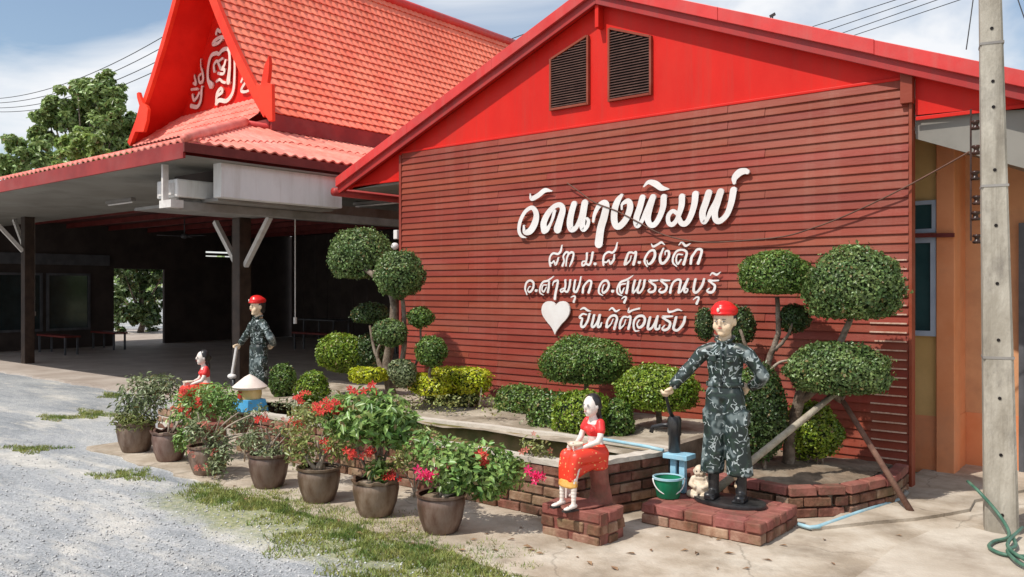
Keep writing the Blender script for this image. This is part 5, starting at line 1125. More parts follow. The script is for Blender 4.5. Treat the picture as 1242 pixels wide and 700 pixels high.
def face_bits(head, c, rx, ry, rz, yaw, eyes='hair', lips='lips', brow=True):
    """painted eyes, brows and mouth as small shapes on the face"""
    Rm = Matrix.Rotation(yaw, 3, 'Z')
    def put(name, x, z, sx, sz, mat, push=0.003):
        y = -ry*math.sqrt(max(0, 1-(x/rx)**2-(z/rz)**2)); mb = MB(); mb.ell(Vector(c)+Rm@Vector((x, y-push, z)), (sx, 0.004, sz), 10, 6, Rm); mb.build(name, M[mat], head, True)
    for s in (-1, 1):
        put('eye', s*rx*0.42, rz*0.06, rx*0.17, rz*0.05, eyes, -0.001); put('eye_white', s*rx*0.42+rx*0.07, rz*0.05, rx*0.05, rz*0.03, 'white', 0.002); put('eye_white', s*rx*0.42-rx*0.08, rz*0.05, rx*0.05, rz*0.03, 'white', 0.002)
        if brow: put('eyebrow', s*rx*0.44, rz*0.24, rx*0.24, rz*0.03, eyes, 0.003)
    put('mouth', 0, -rz*0.48, rx*0.26, rz*0.045, lips, 0.006)
def hand(mb, w, d, up, side, s=1.0, curl=0.8):
    """palm + four bent fingers + thumb; w wrist, d pointing direction, side = thumb side"""
    w = Vector(w); d = Vector(d).normalized(); side = Vector(side); side = (side-d*side.dot(d)).normalized(); n = d.cross(side)*up
    pc = w+d*0.028*s; mb.ell(pc, (0.020*s, 0.020*s, 0.020*s)); 
    for k in range(4):
        o = side*(0.024-0.016*k)*s; L_ = (0.034, 0.038, 0.036, 0.029)[k]*s; b0 = w+d*0.030*s+o*0.8; b1 = w+d*0.050*s+o; mb.tube([b0, b1], [0.0095*s, 0.0085*s], 7)
        d1 = (d*math.cos(curl)+n*math.sin(curl)); b2 = b1+d1*L_*0.55; d2 = (d*math.cos(curl*2.1)+n*math.sin(curl*2.1)); b3 = b2+d2*L_*0.5
        mb.tube([b1-d1*0.004, b2], [0.0085*s, 0.0078*s], 7); mb.ell(b1, 0.0088*s, 8, 6); mb.ell(b2, 0.008*s, 8, 6); mb.tube([b2, b3], [0.0078*s, 0.0065*s], 7); mb.ell(b3, 0.0066*s, 8, 6)
    t0 = w+d*0.012*s+side*0.016*s; t1 = t0+(side*0.75+d*0.6).normalized()*0.024*s; t2 = t1+(d*0.8+n*0.6).normalized()*0.022*s
    mb.tube([t0, t1], [0.010*s, 0.009*s], 7); mb.tube([t1, t2], [0.009*s, 0.007*s], 7); mb.ell(t2, 0.007*s, 8, 6); mb.ell(t1, 0.0088*s, 8, 6)
    mb.ell(w+d*0.030*s, (0.024*s, 0.024*s, 0.018*s))

def make_soldier():
    t = thing('soldier_statue', (0, 0, 0)); yaw = -0.12
    Rm = Matrix.Rotation(yaw, 3, 'Z'); hc = Vector((0, -0.005, 1.235)); 
    b = MB()   # body: head, neck, hands in one surface with the torso
    b.ell(hc+Vector((0,0,0.02)), (0.073, 0.085, 0.10), 16, 12, Rm); b.ell(hc+Rm@Vector((0,-0.018,-0.045)), (0.056, 0.062, 0.062), 14, 10, Rm); b.ell(hc+Rm@Vector((0,-0.055,-0.085)), (0.026, 0.022, 0.020), 10, 8)
    b.ell(hc+Rm@Vector((0,-0.086,-0.010)), (0.009, 0.013, 0.026), 8, 8, Rm); b.ell(hc+Rm@Vector((0,-0.089,-0.028)), (0.013, 0.010, 0.009), 8, 8)
    for s in (-1, 1): b.ell(hc+Rm@Vector((s*0.072, 0.010, -0.005)), (0.012, 0.020, 0.030), 8, 8); b.ell(hc+Rm@Vector((s*0.036,-0.046,-0.034)), (0.030,0.026,0.034), 10, 8)
    chain(b, [(0, 0.01, 1.17, 0.044), (0, 0.014, 1.09, 0.048), (0, 0.016, 0.95, 0.055)])
    chain(b, [(0, 0.016, 0.95, 0.05), (-0.14, 0.0, 1.03, 0.035), (-0.262, -0.02, 0.87, 0.028), (-0.345, -0.06, 0.775, 0.022)]); 
    chain(b, [(0, 0.016, 0.95, 0.05), (0.14, 0.0, 1.03, 0.035), (0.235, 0.05, 0.87, 0.028), (0.15, 0.13, 0.78, 0.022)])
    chain(b, [(0, 0.016, 0.95, 0.05), (0, 0.01, 0.78, 0.055), (-0.07, 0.0, 0.5, 0.04), (-0.08, 0.0, 0.1, 0.030)]); chain(b, [(0, 0.01, 0.78, 0.055), (0.08, 0.0, 0.5, 0.05), (0.10, 0.0, 0.1, 0.035)])
    hand(b, (-0.352, -0.068, 0.762), (-0.45, -0.45, -0.75), 1, (0.2, -0.9, 0.2), 1.35, 0.95)
    hand(b, (0.145, 0.135, 0.775), (-0.8, -0.1, -0.5), -1, (0, 0.3, 1), 1.2, 0.6)
    body = remeshed('body', b, 0.0055, M['skin'], t, 3, 0.5)
    face_bits(body, hc+Rm@Vector((0,-0.004,-0.005)), 0.068, 0.086, 0.085, yaw)
    h = MB(); h.ell(hc+Rm@Vector((0, 0.020, 0.020)), (0.0795, 0.078, 0.088), 16, 12, Rm); h.ell(hc+Rm@Vector((0, 0.045, -0.03)), (0.060, 0.050, 0.060), 16, 12, Rm); hr = remeshed('hair', h, 0.008, M['hair'], t, 2)
    hc2 = hc+Rm@Vector((0, 0.0, 0.075)); h = MB(); h.ell(hc2, (0.093, 0.104, 0.055), 22, 12, Rm); h.ell(hc2+Rm@Vector((0.0, -0.01, 0.018)), (0.075, 0.085, 0.052), 20, 12, Rm); h.ell(hc2+Rm@Vector((0.0,-0.015,-0.022)), (0.090, 0.100, 0.018), 22, 10, Rm)
    cap = remeshed('beret', h, 0.006, M['hat'], t, 3)
    e = MB(); e.ell(hc2+Rm@Vector((-0.002, -0.108, 0.004)), (0.011, 0.006, 0.016), 10, 8, Rm); e.build('cap_badge', M['pinkwhite'], cap, True)
    j = MB()  # jacket
    chain(j, [(0, 0.012, 1.060, 0.085, 0.066, 0.040), (0, 0.012, 1.01, 0.128, 0.082, 0.05), (0, 0.012, 0.93, 0.132, 0.088, 0.06), (0, 0.010, 0.85, 0.118, 0.08, 0.06), (0, 0.010, 0.80, 0.125, 0.085, 0.03)])
    chain(j, [(-0.09, 0.01, 1.035, 0.052), (-0.158, 0.0, 1.005, 0.054), (-0.222, -0.012, 0.925, 0.046), (-0.275, -0.03, 0.865, 0.048), (-0.325, -0.05, 0.805, 0.040), (-0.338, -0.058, 0.787, 0.043)])
    chain(j, [(0.09, 0.01, 1.035, 0.052), (0.158, 0.005, 1.005, 0.054), (0.212, 0.02, 0.93, 0.047), (0.248, 0.045, 0.86, 0.050), (0.205, 0.09, 0.805, 0.044), (0.165, 0.12, 0.785, 0.040)])
    j.tube([(-0.055, -0.035, 1.105), (0, -0.06, 1.085), (0.055, -0.035, 1.105), (0.06, 0.03, 1.125), (0, 0.06, 1.13), (-0.06, 0.03, 1.125), (-0.055, -0.035, 1.105)], 0.013, 8)
    j.box(-0.085, -0.03, -0.098, -0.07, 0.955, 1.005); j.box(0.035, 0.09, -0.098, -0.07, 0.955, 1.005); j.tube([(0, -0.073, 1.08), (0, -0.095, 0.98), (0, -0.09, 0.86), (0, -0.088, 0.80)], 0.009, 6)
    jk = remeshed('jacket', j, 0.007, M['camo_pale'], t, 4)
    bt = MB(); bt.lathe([(1.0, -0.016), (1.03, -0.013), (1.03, 0.013), (1.0, 0.016)], 28); bt.v = [(x*0.128, y*0.088+0.01, z+0.795) for x, y, z in bt.v]; bt.build('belt', M['camo'], t, True)
    q = MB()  # trousers: loose, bloused
    chain(q, [(0, 0.01, 0.80, 0.118, 0.082, 0.04), (0, 0.01, 0.72, 0.135, 0.095, 0.06)])
    chain(q, [(-0.055, 0.005, 0.72, 0.082, 0.088), (-0.068, 0.0, 0.55, 0.076, 0.080), (-0.078, 0.0, 0.36, 0.080, 0.078), (-0.088, -0.002, 0.185, 0.088, 0.084, 0.022)], 9)
    chain(q, [(0.055, 0.005, 0.72, 0.084, 0.088), (0.078, 0.0, 0.55, 0.080, 0.082), (0.094, -0.003, 0.36, 0.086, 0.080), (0.108, -0.006, 0.180, 0.098, 0.088, 0.022)], 9)
    q.box(-0.150, -0.118, -0.04, 0.05, 0.52, 0.62); q.box(0.135, 0.168, -0.04, 0.05, 0.52, 0.62)
    remeshed('trousers', q, 0.008, M['camo'], t, 5)
    for s, x in ((-1, -0.078), (1, 0.114)):
        k = MB(); chain(k, [(x, 0.0, 0.24, 0.045), (x, 0.0, 0.07, 0.040), (x, 0.0, 0.035, 0.040)]); chain(k, [(x, 0.0, 0.032, 0.036, 0.04, 0.032), (x+0.01*s, -0.075, 0.028, 0.038, 0.045, 0.026)]); k.box(x-0.038, x+0.038+0.005*s, -0.112, 0.04, 0.0, 0.016)
        remeshed('boot', k, 0.006, M['black'], t, 3)
    return t
sol = make_soldier()
s2 = copy_tree(sol)
sol.scale = (0.975, 0.975, 0.972); sol.location = (-0.735, -1.83, H1+0.030); sol.rotation_euler = (0, 0, R(10))
props(sol, 'large near soldier statue in camouflage and red beret on the brick plinth', 'statue', 'soldier statues')
s2.location = (-7.24, -1.12, 0.14); s2.rotation_euler = (0, 0, R(-8))
props(s2, 'far soldier statue in red beret standing left under the pavilion eave', 'statue', 'soldier statues')
for ch in [c for c in sol.children if c.name.startswith('body')]: pass
mb = MB(); mb.lathe([(0.001, 0.0), (0.25, 0.0), (0.255, 0.012), (0.25, 0.028), (0.001, 0.030)], 36, (-0.70, -1.83, H1)); mb.v = [(x, -1.83+(y+1.83)*0.62, z) for x, y, z in mb.v]
props(mb.build('base_plate', M['black'], None, True, origin=(-0.70, -1.83, H1), sharp=40), 'black oval base plate under the near soldier statue', 'base plate')
mb = MB(); mb.box(-7.5, -6.98, -1.32, -0.92, 0.0, 0.138); props(mb.build('statue_base', M['mortar'], None, bevel=0.01, origin=(-7.24, -1.12, 0)), 'plain block under the far soldier statue', 'base')

def make_woman():
    t = thing('woman_statue', (0, 0, 0)); yaw = 0.12; Rm = Matrix.Rotation(yaw, 3, 'Z'); hc = Vector((0.0, -0.035, 0.668))
    b = MB(); b.ell(hc, (0.052, 0.058, 0.070), 16, 12, Rm); b.ell(hc+Rm@Vector((0,-0.016,-0.035)), (0.038,0.040,0.040), 12, 10, Rm); b.ell(hc+Rm@Vector((0,-0.036,-0.062)), (0.016,0.014,0.012), 8, 8); b.ell(hc+Rm@Vector((0,-0.060,-0.008)), (0.008,0.010,0.017), 8, 8, Rm)
    for s in (-1, 1): b.ell(hc+Rm@Vector((s*0.050,0.004,-0.006)), (0.008,0.012,0.018), 8, 8)
    chain(b, [(0, -0.025, 0.61, 0.026), (0, -0.02, 0.575, 0.030), (0, -0.01, 0.545, 0.055, 0.04, 0.03), (0, -0.01, 0.50, 0.068, 0.048, 0.04), (0, 0.0, 0.43, 0.055, 0.045, 0.04), (0, 0.01, 0.37, 0.075, 0.06, 0.05)])
    for s in (-1, 1):
        chain(b, [(s*0.070, -0.01, 0.550, 0.026), (s*0.095, -0.035, 0.470, 0.022), (s*0.092, -0.055, 0.435, 0.020), (s*0.045+0.0, -0.150, 0.398, 0.014)])
        hand(b, (s*0.042, -0.152, 0.398), (-0.5*s, -0.85, -0.15), -s, (0, 0, 1), 0.85, 0.6)
        chain(b, [(s*0.045, 0.0, 0.34, 0.05), (s*0.052, -0.20, 0.335, 0.038), (s*0.060, -0.235, 0.20, 0.026), (s*0.062, -0.24, 0.045, 0.017)]); chain(b, [(s*0.062, -0.235, 0.026, 0.020, 0.026, 0.018), (s*0.066, -0.300, 0.014, 0.020, 0.026, 0.011)])
    body = remeshed('body', b, 0.0045, M['skin_w'], t, 3, 0.5)
    face_bits(body, hc+Rm@Vector((0,-0.004,-0.004)), 0.048, 0.058, 0.062, yaw)
    h = MB(); h.ell(hc+Rm@Vector((0,0.018,0.014)), (0.060,0.058,0.070), 14, 10, Rm); h.ell(hc+Rm@Vector((0,0.066,-0.010)), (0.032,0.030,0.034), 12, 10); h.ell(hc+Rm@Vector((0,0.045,-0.045)), (0.046,0.032,0.046), 12, 10); h.ell(hc+Rm@Vector((0.012,0.058,-0.095)), (0.036,0.022,0.050), 12, 10)
    remeshed('hair', h, 0.006, M['hair'], t, 3)
    k = MB(); chain(k, [(0, -0.008, 0.535, 0.064, 0.047, 0.02), (0, -0.012, 0.50, 0.074, 0.056, 0.03), (0, -0.008, 0.468, 0.067, 0.050, 0.015)]); 
    for s in (-1, 1): k.ell((s*0.030, -0.052, 0.505), (0.026,0.022,0.024), 10, 8); chain(k, [(s*0.066, -0.01, 0.553, 0.031), (s*0.086, -0.024, 0.508, 0.032)])
    remeshed('blouse', k, 0.006, M['blouse'], t, 3)
    k = MB(); chain(k, [(0, 0.005, 0.405, 0.066, 0.055, 0.02), (0, 0.01, 0.355, 0.092, 0.078, 0.05)])
    for s in (-1, 1): chain(k, [(s*0.040, 0.01, 0.34, 0.064), (s*0.048, -0.10, 0.345, 0.058), (s*0.050, -0.205, 0.335, 0.052), (s*0.048, -0.230, 0.27, 0.042), (s*0.046, -0.236, 0.20, 0.038)], 8)
    chain(k, [(0, -0.05, 0.335, 0.068), (0, -0.20, 0.325, 0.056), (0, -0.230, 0.26, 0.085, 0.042, 0.05), (0, -0.235, 0.195, 0.086, 0.043, 0.02)], 8); chain(k, [(0, 0.015, 0.34, 0.092, 0.08, 0.06), (0, 0.015, 0.25, 0.085, 0.075, 0.03)], 5); chain(k, [(0, -0.05, 0.30, 0.07), (0, -0.12, 0.27, 0.06), (0, -0.19, 0.23, 0.05)], 6)
    remeshed('skirt', k, 0.006, M['skirt'], t, 5)
    k = MB()
    chain(k, [(0, -0.235, 0.192, 0.088, 0.044, 0.02), (0, -0.238, 0.150, 0.090, 0.046, 0.016)], 5); remeshed('skirt_hem', k, 0.006, M['hem'], t, 3)
    for s in (-1, 1):
        k = MB(); k.box(s*0.066-0.022, s*0.066+0.022, -0.325, -0.215, -0.004, 0.006); k.tube([(s*0.066-.022, -0.285, 0.004), (s*0.066, -0.285, 0.030), (s*0.066+.022, -0.285, 0.004)], 0.005, 6); k.build('sandal', M['black'], t)
    k = MB(); k.lathe([(0.001, 0.0), (0.03, 0.0), (0.052, 0.030), (0.056, 0.045), (0.050, 0.043), (0.028, 0.010), (0.001, 0.008)], 24, (0, -0.175, 0.385)); k.build('bowl', M['cream'], t, True)
    k = MB(); chain(k, [(0, 0.05, 0.01, 0.085), (0.0, 0.045, 0.12, 0.066), (0, 0.03, 0.21, 0.070)], 6); k.ell((0.0, -0.10, 0.004), (0.11, 0.20, 0.016)); remeshed('stump_seat', k, 0.009, M['brick_top'], t, 4)
    return t
wo1 = make_woman(); wo2 = copy_tree(wo1)
pw = atz(726, 601, H2); wo1.scale = (0.95, 0.95, 0.95); wo1.location = (pw.x+0.10, -2.60, H2+0.004); wo1.rotation_euler = (0, 0, R(-16))
props(wo1, 'near seated woman statue in red blouse and dotted skirt holding a bowl', 'statue', 'seated woman statues')
wo2.location = (-6.30, -2.38, H3+0.004); wo2.rotation_euler = (0, 0, R(-22)); props(wo2, 'far seated woman statue in red half hidden by the potted flowers', 'statue', 'seated woman statues')
# little spotted animal by her feet
a = atz(686, 603, H2); t = thing('animal_figurine', (a.x+0.01, a.y, H2), 'tiny white figurine with black patches beside the seated woman feet', 'figurine'); c = wloc(t)
k = MB(); chain(k, [(0, 0.02, 0.035, 0.030), (0, 0.0, 0.075, 0.024)]); k.ell((0, -0.012, 0.112), (0.022, 0.026, 0.022)); k.ell((0, -0.036, 0.106), (0.011, 0.014, 0.010)); k.tube([(-0.012, -0.02, 0.07), (-0.014, -0.028, 0.0)], 0.009, 7); k.tube([(0.012, -0.02, 0.07), (0.014, -0.028, 0.0)], 0.009, 7); k.ell((0.024, 0.01, 0.015), (0.014, 0.024, 0.015)); k.ell((-0.024, 0.01, 0.015), (0.014, 0.024, 0.015))
remeshed('body', k, 0.004, M['skin_w'], t, 2)
for s in (-1, 1): k = MB(); k.ell((s*0.018, -0.005, 0.130), (0.008, 0.005, 0.013), 8, 6); k.ell((s*0.009, -0.033, 0.116), (0.0035, 0.003, 0.0035), 6, 5); o = k.mesh('ear', M['black']); link('ear', o, t)
k = MB(); k.ell((0.004, -0.002, 0.118), (0.021, 0.020, 0.018), 10, 8); link('patch', k.mesh('patch', M['black'], smooth=True), t)

# chubby cream figure by the soldier
c0 = atz(846, 604, H1+0.004); t = thing('seated_figurine', (c0.x, c0.y+0.05, H1+0.001), 'small cream painted chubby seated figure at the soldier feet', 'figurine', rz=R(15))
k = MB(); k.ell((0, 0.01, 0.075), (0.060, 0.055, 0.070), 16, 12); k.ell((0, -0.02, 0.062), (0.055, 0.045, 0.045), 14, 10); k.ell((-0.008, 0.0, 0.180), (0.040, 0.040, 0.044), 16, 12); k.ell((-0.008, -0.037, 0.170), (0.010, 0.010, 0.010)); k.ell((0, 0.005, 0.135), (0.050, 0.042, 0.025))
for s in (-1, 1):
    chain(k, [(s*0.050, 0.0, 0.125, 0.021), (s*0.066, -0.022, 0.088, 0.018), (s*0.030, -0.060, 0.080, 0.014)]); chain(k, [(s*0.03, 0.0, 0.028, 0.030), (s*0.068, -0.035, 0.026, 0.026), (s*0.020, -0.072, 0.018, 0.018)])
    k.ell((s*0.040-0.008, 0.004, 0.178), (0.008, 0.012, 0.016)); k.ell((s*0.018-0.008, -0.030, 0.166), (0.014, 0.012, 0.012))
bd_ = remeshed('body', k, 0.005, M['cream'], t, 2)
for s in (-1, 1): e = MB(); e.ell((s*0.014-0.008, -0.040, 0.186), (0.005, 0.004, 0.004), 8, 6); link('eye', e.mesh('eye', M['hair']), bd_)

# ------------------------------------------------------------------ hand pump, stand, bucket, pipe
pp = Vector((-1.235, -1.70, 0.012)); t = thing('hand_pump', pp, 'black iron hand water pump under the soldier outstretched hand', 'pump')
P0 = atY(818, 560, -1.74); X_ = P0.x; Yp_ = -1.74; zt = atY(818, 505, Yp_).z
mb = MB(); mb.lathe([(0.075, 0.14), (0.075, 0.16), (0.045, 0.175), (0.042, zt-0.14), (0.050, zt-0.13), (0.050, zt-0.02), (0.040, zt), (0.001, zt+0.004)], 22, (X_, Yp_, 0)); mb.build('pump_body', M['black'], t, True, sharp=40)
hd = atY(808, 478, -1.93); mb = MB(); mb.tube([(X_, Yp_, zt-0.03), (X_-0.01, Yp_-0.05, zt+0.04), (hd.x+0.005, hd.y, hd.z-0.04), (hd.x, hd.y, hd.z+0.02)], [0.016, 0.013, 0.011, 0.010], 8); mb.build('pump_handle', M['black'], t, True)
sp = atY(792, 523, -1.76); mb = MB(); mb.tube([(X_, Yp_, zt-0.06), ((X_+sp.x)/2, Yp_-0.01, zt-0.07), (sp.x, Yp_-0.02, zt-0.09), (sp.x-0.015, Yp_-0.02, zt-0.13)], 0.017, 10); mb.build('spout', M['black'], t, True)
zb = H1+0.002
bk = atz(803, 606, zb); bx, by = bk.x, bk.y+0.085; t = thing('bucket', (bx, by, zb), 'green plastic bucket with white handle on the plinth by the soldier', 'bucket')
mb = MB(); mb.lathe([(0.001, 0.002), (0.075, 0.002), (0.080, 0.008), (0.101, 0.135), (0.097, 0.135), (0.076, 0.012), (0.001, 0.010)], 36, (bx, by, zb)); mb.build('pail', M['bucket'], t, True, sharp=40)
mb = MB(); mb.lathe([(0.098, 0.130), (0.108, 0.132), (0.108, 0.145), (0.098, 0.147), (0.094, 0.138)], 36, (bx, by, zb)); mb.build('rim', M['pvc'], t, True, sharp=40)
mb = MB(); hpts = []; dv_ = Vector((0.634, -0.773, 0))*1.0; rv = Vector((0.773, 0.634, 0))
for i in range(15):
    a_ = math.pi*i/14; hpts.append(Vector((bx, by, zb+0.137))+rv*(-math.cos(a_)*0.110)+dv_*(math.sin(a_)*0.055+0.02)+Vector((0, 0, -math.sin(a_)*0.105)))
mb.tube(hpts, 0.0045, 6); mb.build('handle', M['white'], t, True)
# light blue stand behind the bucket
st = atz(803, 592, zb); sx_, sy_ = -1.10, -1.76; t = thing('blue_stand', (sx_, sy_, zb), 'small light blue painted stand behind the green bucket', 'stand')
zs = atY(803, 547, sy_).z
mb = MB(); mb.box(sx_-0.11, sx_+0.08, sy_-0.07, sy_+0.07, zs-0.035, zs); mb.build('stand_top', M['blue'], t, bevel=0.004)
for dx_ in (-0.05, 0.02): mb = MB(); mb.box(sx_+dx_-0.022, sx_+dx_+0.022, sy_-0.03, sy_+0.01, zb, zs-0.036); mb.build('leg', M['blue'], t, bevel=0.003)
pa = atY(729, 544, -1.66); pb = atY(800, 551, -1.70); mb = MB(); mb.tube([(pa.x, -1.66, RZ1+0.018), (pb.x-0.1, -1.68, RZ1+0.010), (pb.x+0.03, -1.70, RZ1+0.004)], 0.013, 8)
props(mb.build('pond_pipe', M['pvc'], None, True, origin=pa), 'pale blue plastic pipe lying on the pond rim behind the seated woman', 'pipe')
# tool of the far soldier
h2 = Vector((-7.24, -1.12, 0.14))+Matrix.Rotation(R(-8), 3, 'Z')@Vector((-0.375, -0.10, 0.715)); a = h2+Vector((0, 0, 0.03)); b_ = h2+Vector((-0.05, -0.04, -0.36)); t = thing('white_tool', b_, 'white painted tool held down by the far soldier statue', 'tool')
mb = MB(); mb.bar(a, b_, 0.055, 0.03); mb.build('blade', M['white'], t, bevel=0.008); mb = MB(); mb.ell(b_, (0.07, 0.05, 0.035)); mb.build('head', M['white'], t, True); mb = MB(); mb.tube([b_+Vector((.03,0,-.01)), b_+Vector((.05,0,-.32))], 0.02, 7); mb.build('handle', M['black'], t, True)
# spirit-house like lantern
hx = atY(303, 503, -2.42); t = thing('garden_lantern', (hx.x, -2.42, RZ1), 'little painted house ornament with white cone roof and blue base on the pond rim', 'ornament')
X_, Y_, Z_ = hx.x, -2.42, RZ1-0.01
mb = MB(); mb.add([(X_-0.14,Y_-0.12,Z_),(X_+0.14,Y_-0.12,Z_),(X_+0.14,Y_+0.12,Z_),(X_-0.14,Y_+0.12,Z_),(X_-0.12,Y_-0.10,Z_+0.12),(X_+0.12,Y_-0.10,Z_+0.12),(X_+0.12,Y_+0.10,Z_+0.12),(X_-0.12,Y_+0.10,Z_+0.12)], [(0,3,2,1),(4,5,6,7),(0,1,5,4),(1,2,6,5),(2,3,7,6),(3,0,4,7)]); mb.build('base', M['bright_blue'], t, bevel=0.006)
mb = MB(); mb.lathe([(0.001,0.12),(0.105,0.12),(0.115,0.16),(0.11,0.225),(0.001,0.225)], 24, (X_,Y_,Z_)); mb.build('body', M['yellow_paint'], t, True, sharp=40)
mb = MB(); mb.lathe([(0.001,0.215),(0.155,0.218),(0.168,0.238),(0.12,0.28),(0.05,0.335),(0.001,0.36)], 28, (X_,Y_,Z_)); mb.build('roof', M['pinkwhite'], t, True, sharp=50)
mb = MB(); mb.box(X_-0.03,X_+0.03,Y_-0.122,Y_-0.10,Z_+0.13,Z_+0.20); mb.build('doorway', M['lips'], t)

# props of the topiary, pipe on the ground
mb = MB(); a = atz(858, 603, H1+0.01); b_ = atY(1012, 478, -0.80); mb.tube([a, a.lerp(b_, .5), b_], [0.030, 0.026, 0.022], 10); props(mb.build('prop_pole', M['stick'], None, True, origin=a), 'long pale wooden pole leaning from the plinth up to the topiary trunk', 'pole')
mb = MB(); a = atz(1106, 622, 0.02); b_ = atY(1022, 486, -0.74); mb.tube([a, a.lerp(b_, .5), b_], [0.024, 0.022, 0.020], 8); props(mb.build('prop_pole', M['rust_stick'], None, True, origin=a), 'brown stick leaning against the flat topiary crown from the right', 'pole')
mb = MB(); pz = 0.035; pts = [atz(968, 636, pz), atz(982, 640, pz), atz(992, 639, pz), atz(1040, 622, pz), atz(1094, 605, pz)]; mb.tube(pts, 0.014, 8); props(mb.build('ground_pipe', M['pvc'], None, True, origin=pts[0]), 'light blue plastic pipe bending along the foot of the tree bed', 'pipe')
mb = MB(); a = atz(1094, 604, 0.03); mb.tube([a, a+Vector((0.03, 0.03, 0.05))], 0.02, 8); props(mb.build('pipe_tap', M['steel'], None, True, origin=a), 'small metal tap at the end of the light blue ground pipe', 'tap')

# ================================================================== UTILITY POLE, HOSE, INSULATORS, WIRES
pc = Vector((0.75, -0.845, 0)); t = thing('utility_pole', pc, 'weathered square concrete utility pole at the right edge', 'pole')
mb = MB(); n = 9; vs = []; rot = Matrix.Rotation(R(14), 3, 'Z')
for i in range(n+1):
    z = 7.5*i/n; w = 0.098-0.0098*z; lean = Vector((-0.016*z, -0.012*z, 0)); c = 0.18*w
    for (x, y) in ((-w+c,-w),(w-c,-w),(w,-w+c),(w,w-c),(w-c,w),(-w+c,w),(-w,w-c),(-w,-w+c)): vs.append(pc+lean+rot@Vector((x, y, 0))+Vector((0,0,z-0.05)))
fs = [(i*8+k, i*8+(k+1) % 8, (i+1)*8+(k+1) % 8, (i+1)*8+k) for i in range(n) for k in range(8)]+[tuple(range(n*8, n*8+8))]
mb.add(vs, fs); shaft = mb.build('shaft', M['pole'], t)
for (px, py) in ((1197,36),(1200,100),(1201,131),(1205,207),(1207,274),(1208,344),(1209,412),(1212,482),(1215,550),(1216,622)):
    z = 1.6+(350-py)/FPX*5.5; w = 0.098-0.0098*z; c = pc+Vector((-0.016*z, -0.012*z, z)); a = rot@Vector((0, -1, 0)); mb = MB(); o = c+a*w; mb.tube([o-a*0.01, o+a*0.004], 0.011, 8); mb.build('bolt_hole', M['louvre_back'], shaft)
for z in (3.2, 2.27, 1.15):
    w = 0.098-0.0098*z+0.003; c = pc+Vector((-0.016*z, -0.012*z, z)); mb = MB(); P = [c+rot@Vector(q) for q in ((-w,-w,-.008),(w,-w,-.008),(w,w,-.008),(-w,w,-.008),(-w,-w,.008),(w,-w,.008),(w,w,.008),(-w,w,.008))]; mb.add(P, [(0,1,5,4),(1,2,6,5),(2,3,7,6),(3,0,4,7),(4,5,6,7),(0,3,2,1)]); mb.build('strap', M['beam'], shaft)
# insulator rack by the eave
ir = atY(1183, 210, -0.10); t = thing('insulator_rack', (ir.x, -0.10, 1.98), 'rack of dark insulator spools hanging under the right eave beside the pole', 'insulators')
zt = atY(1183, 132, -0.10).z; zb_ = atY(1183, 292, -0.10).z
mb = MB(); mb.bar((ir.x-0.03, -0.10, zt), (ir.x-0.03, -0.10, zb_), 0.012, 0.012, (1,0,0)); mb.build('rod', M['insul'], t)
for py in (152, 182, 213, 243, 262, 290):
    z = atY(1183, py, -0.10).z; mb = MB(); mb.lathe([(0.001,-0.035),(0.028,-0.034),(0.034,-0.02),(0.018,-0.008),(0.018,0.008),(0.034,0.02),(0.028,0.034),(0.001,0.035)], 16, (ir.x+0.005+random.uniform(-.008,.008), -0.10, z)); mb.build('spool', M['insul'], t, True)
# garden hose
hp0 = [atz(x, y, z) for x, y, z in ((1192,596,.25),(1205,602,.24),(1219,622,.15),(1224,650,.07),(1205,657,.066),(1200,664,.066),(1216,672,.066),(1245,675,.066),(1262,672,.066))]
hp0[0] = pc+Vector((-0.20, 0.02, 0.30)); hp0[1] = pc+Vector((-0.10,-0.14,0.27)); hp0[2] = pc+Vector((0.02,-0.16,0.14))
mb = MB(); mb.tube([Vector(q) for q in catmull([tuple(q) for q in hp0], 5)], 0.011, 7); hs = mb
q2 = [atz(x, y, .078) for x, y in ((1228,650),(1232,662),(1222,668),(1232,680),(1250,690))]; mb.tube([Vector(q) for q in catmull([tuple(q) for q in q2], 5)], 0.011, 7)
q3 = [atz(x, y, .09) for x, y in ((1240,640),(1222,660),(1238,676),(1262,684))]; mb.tube([Vector(q) for q in catmull([tuple(q) for q in q3], 5)], 0.011, 7)
props(mb.build('garden_hose', M['hose'], None, True, origin=hp0[4]), 'green garden hose coiled at the foot of the concrete pole', 'hose')
# wires: high lines crossing behind the roofs
def wire(a, b, sag, r, label, n=24):
    a = Vector(a); b = Vector(b); P = [a.lerp(b, i/n)-Vector((0,0,sag*4*(i/n)*(1-i/n))) for i in range(n+1)]; mb = MB(); mb.tube(P, r, 5)
    return props(mb.build('power_line', M['wire'], None, True, origin=a), label, 'wire', 'power lines in the sky')
for k, (x1_, y1_, x0_, y0_) in enumerate(((1320,-78,940,46),(1350,-84,962,50),(1380,-88,985,52),(1400,-82,1000,54))):
    q0, q1 = atd(x0_, y0_, 34), atd(x1_, y1_, 22); wire(q0+(q0-q1)*0.5, q1+(q1-q0)*1.2, 0.05, 0.014, 'power line at upper right over the roof, '+('uppermost', 'second from the top', 'third from the top', 'lowest')[k]+' of the four')
for k, dy_ in enumerate((0, 9, 19, 27)):
    q0, q1 = atd(-40, 118+dy_*0.45, 46), atd(228, 26+dy_*1.5, 30); wire(q0+(q0-q1)*0.02, q1, 0.9, 0.016, 'power line left of the pavilion gable, '+('uppermost', 'second from the top', 'third from the top', 'lowest')[k]+' of the four')
wire(atd(430, 117, 34), atd(745, -1, 30), 0.05, 0.016, 'single power line between the two red roofs')
wire(atd(1188, -60, 9), atd(1172, 60, 8.5), 0.02, 0.006, 'thin stay wire dropping beside the pole to the red roof')
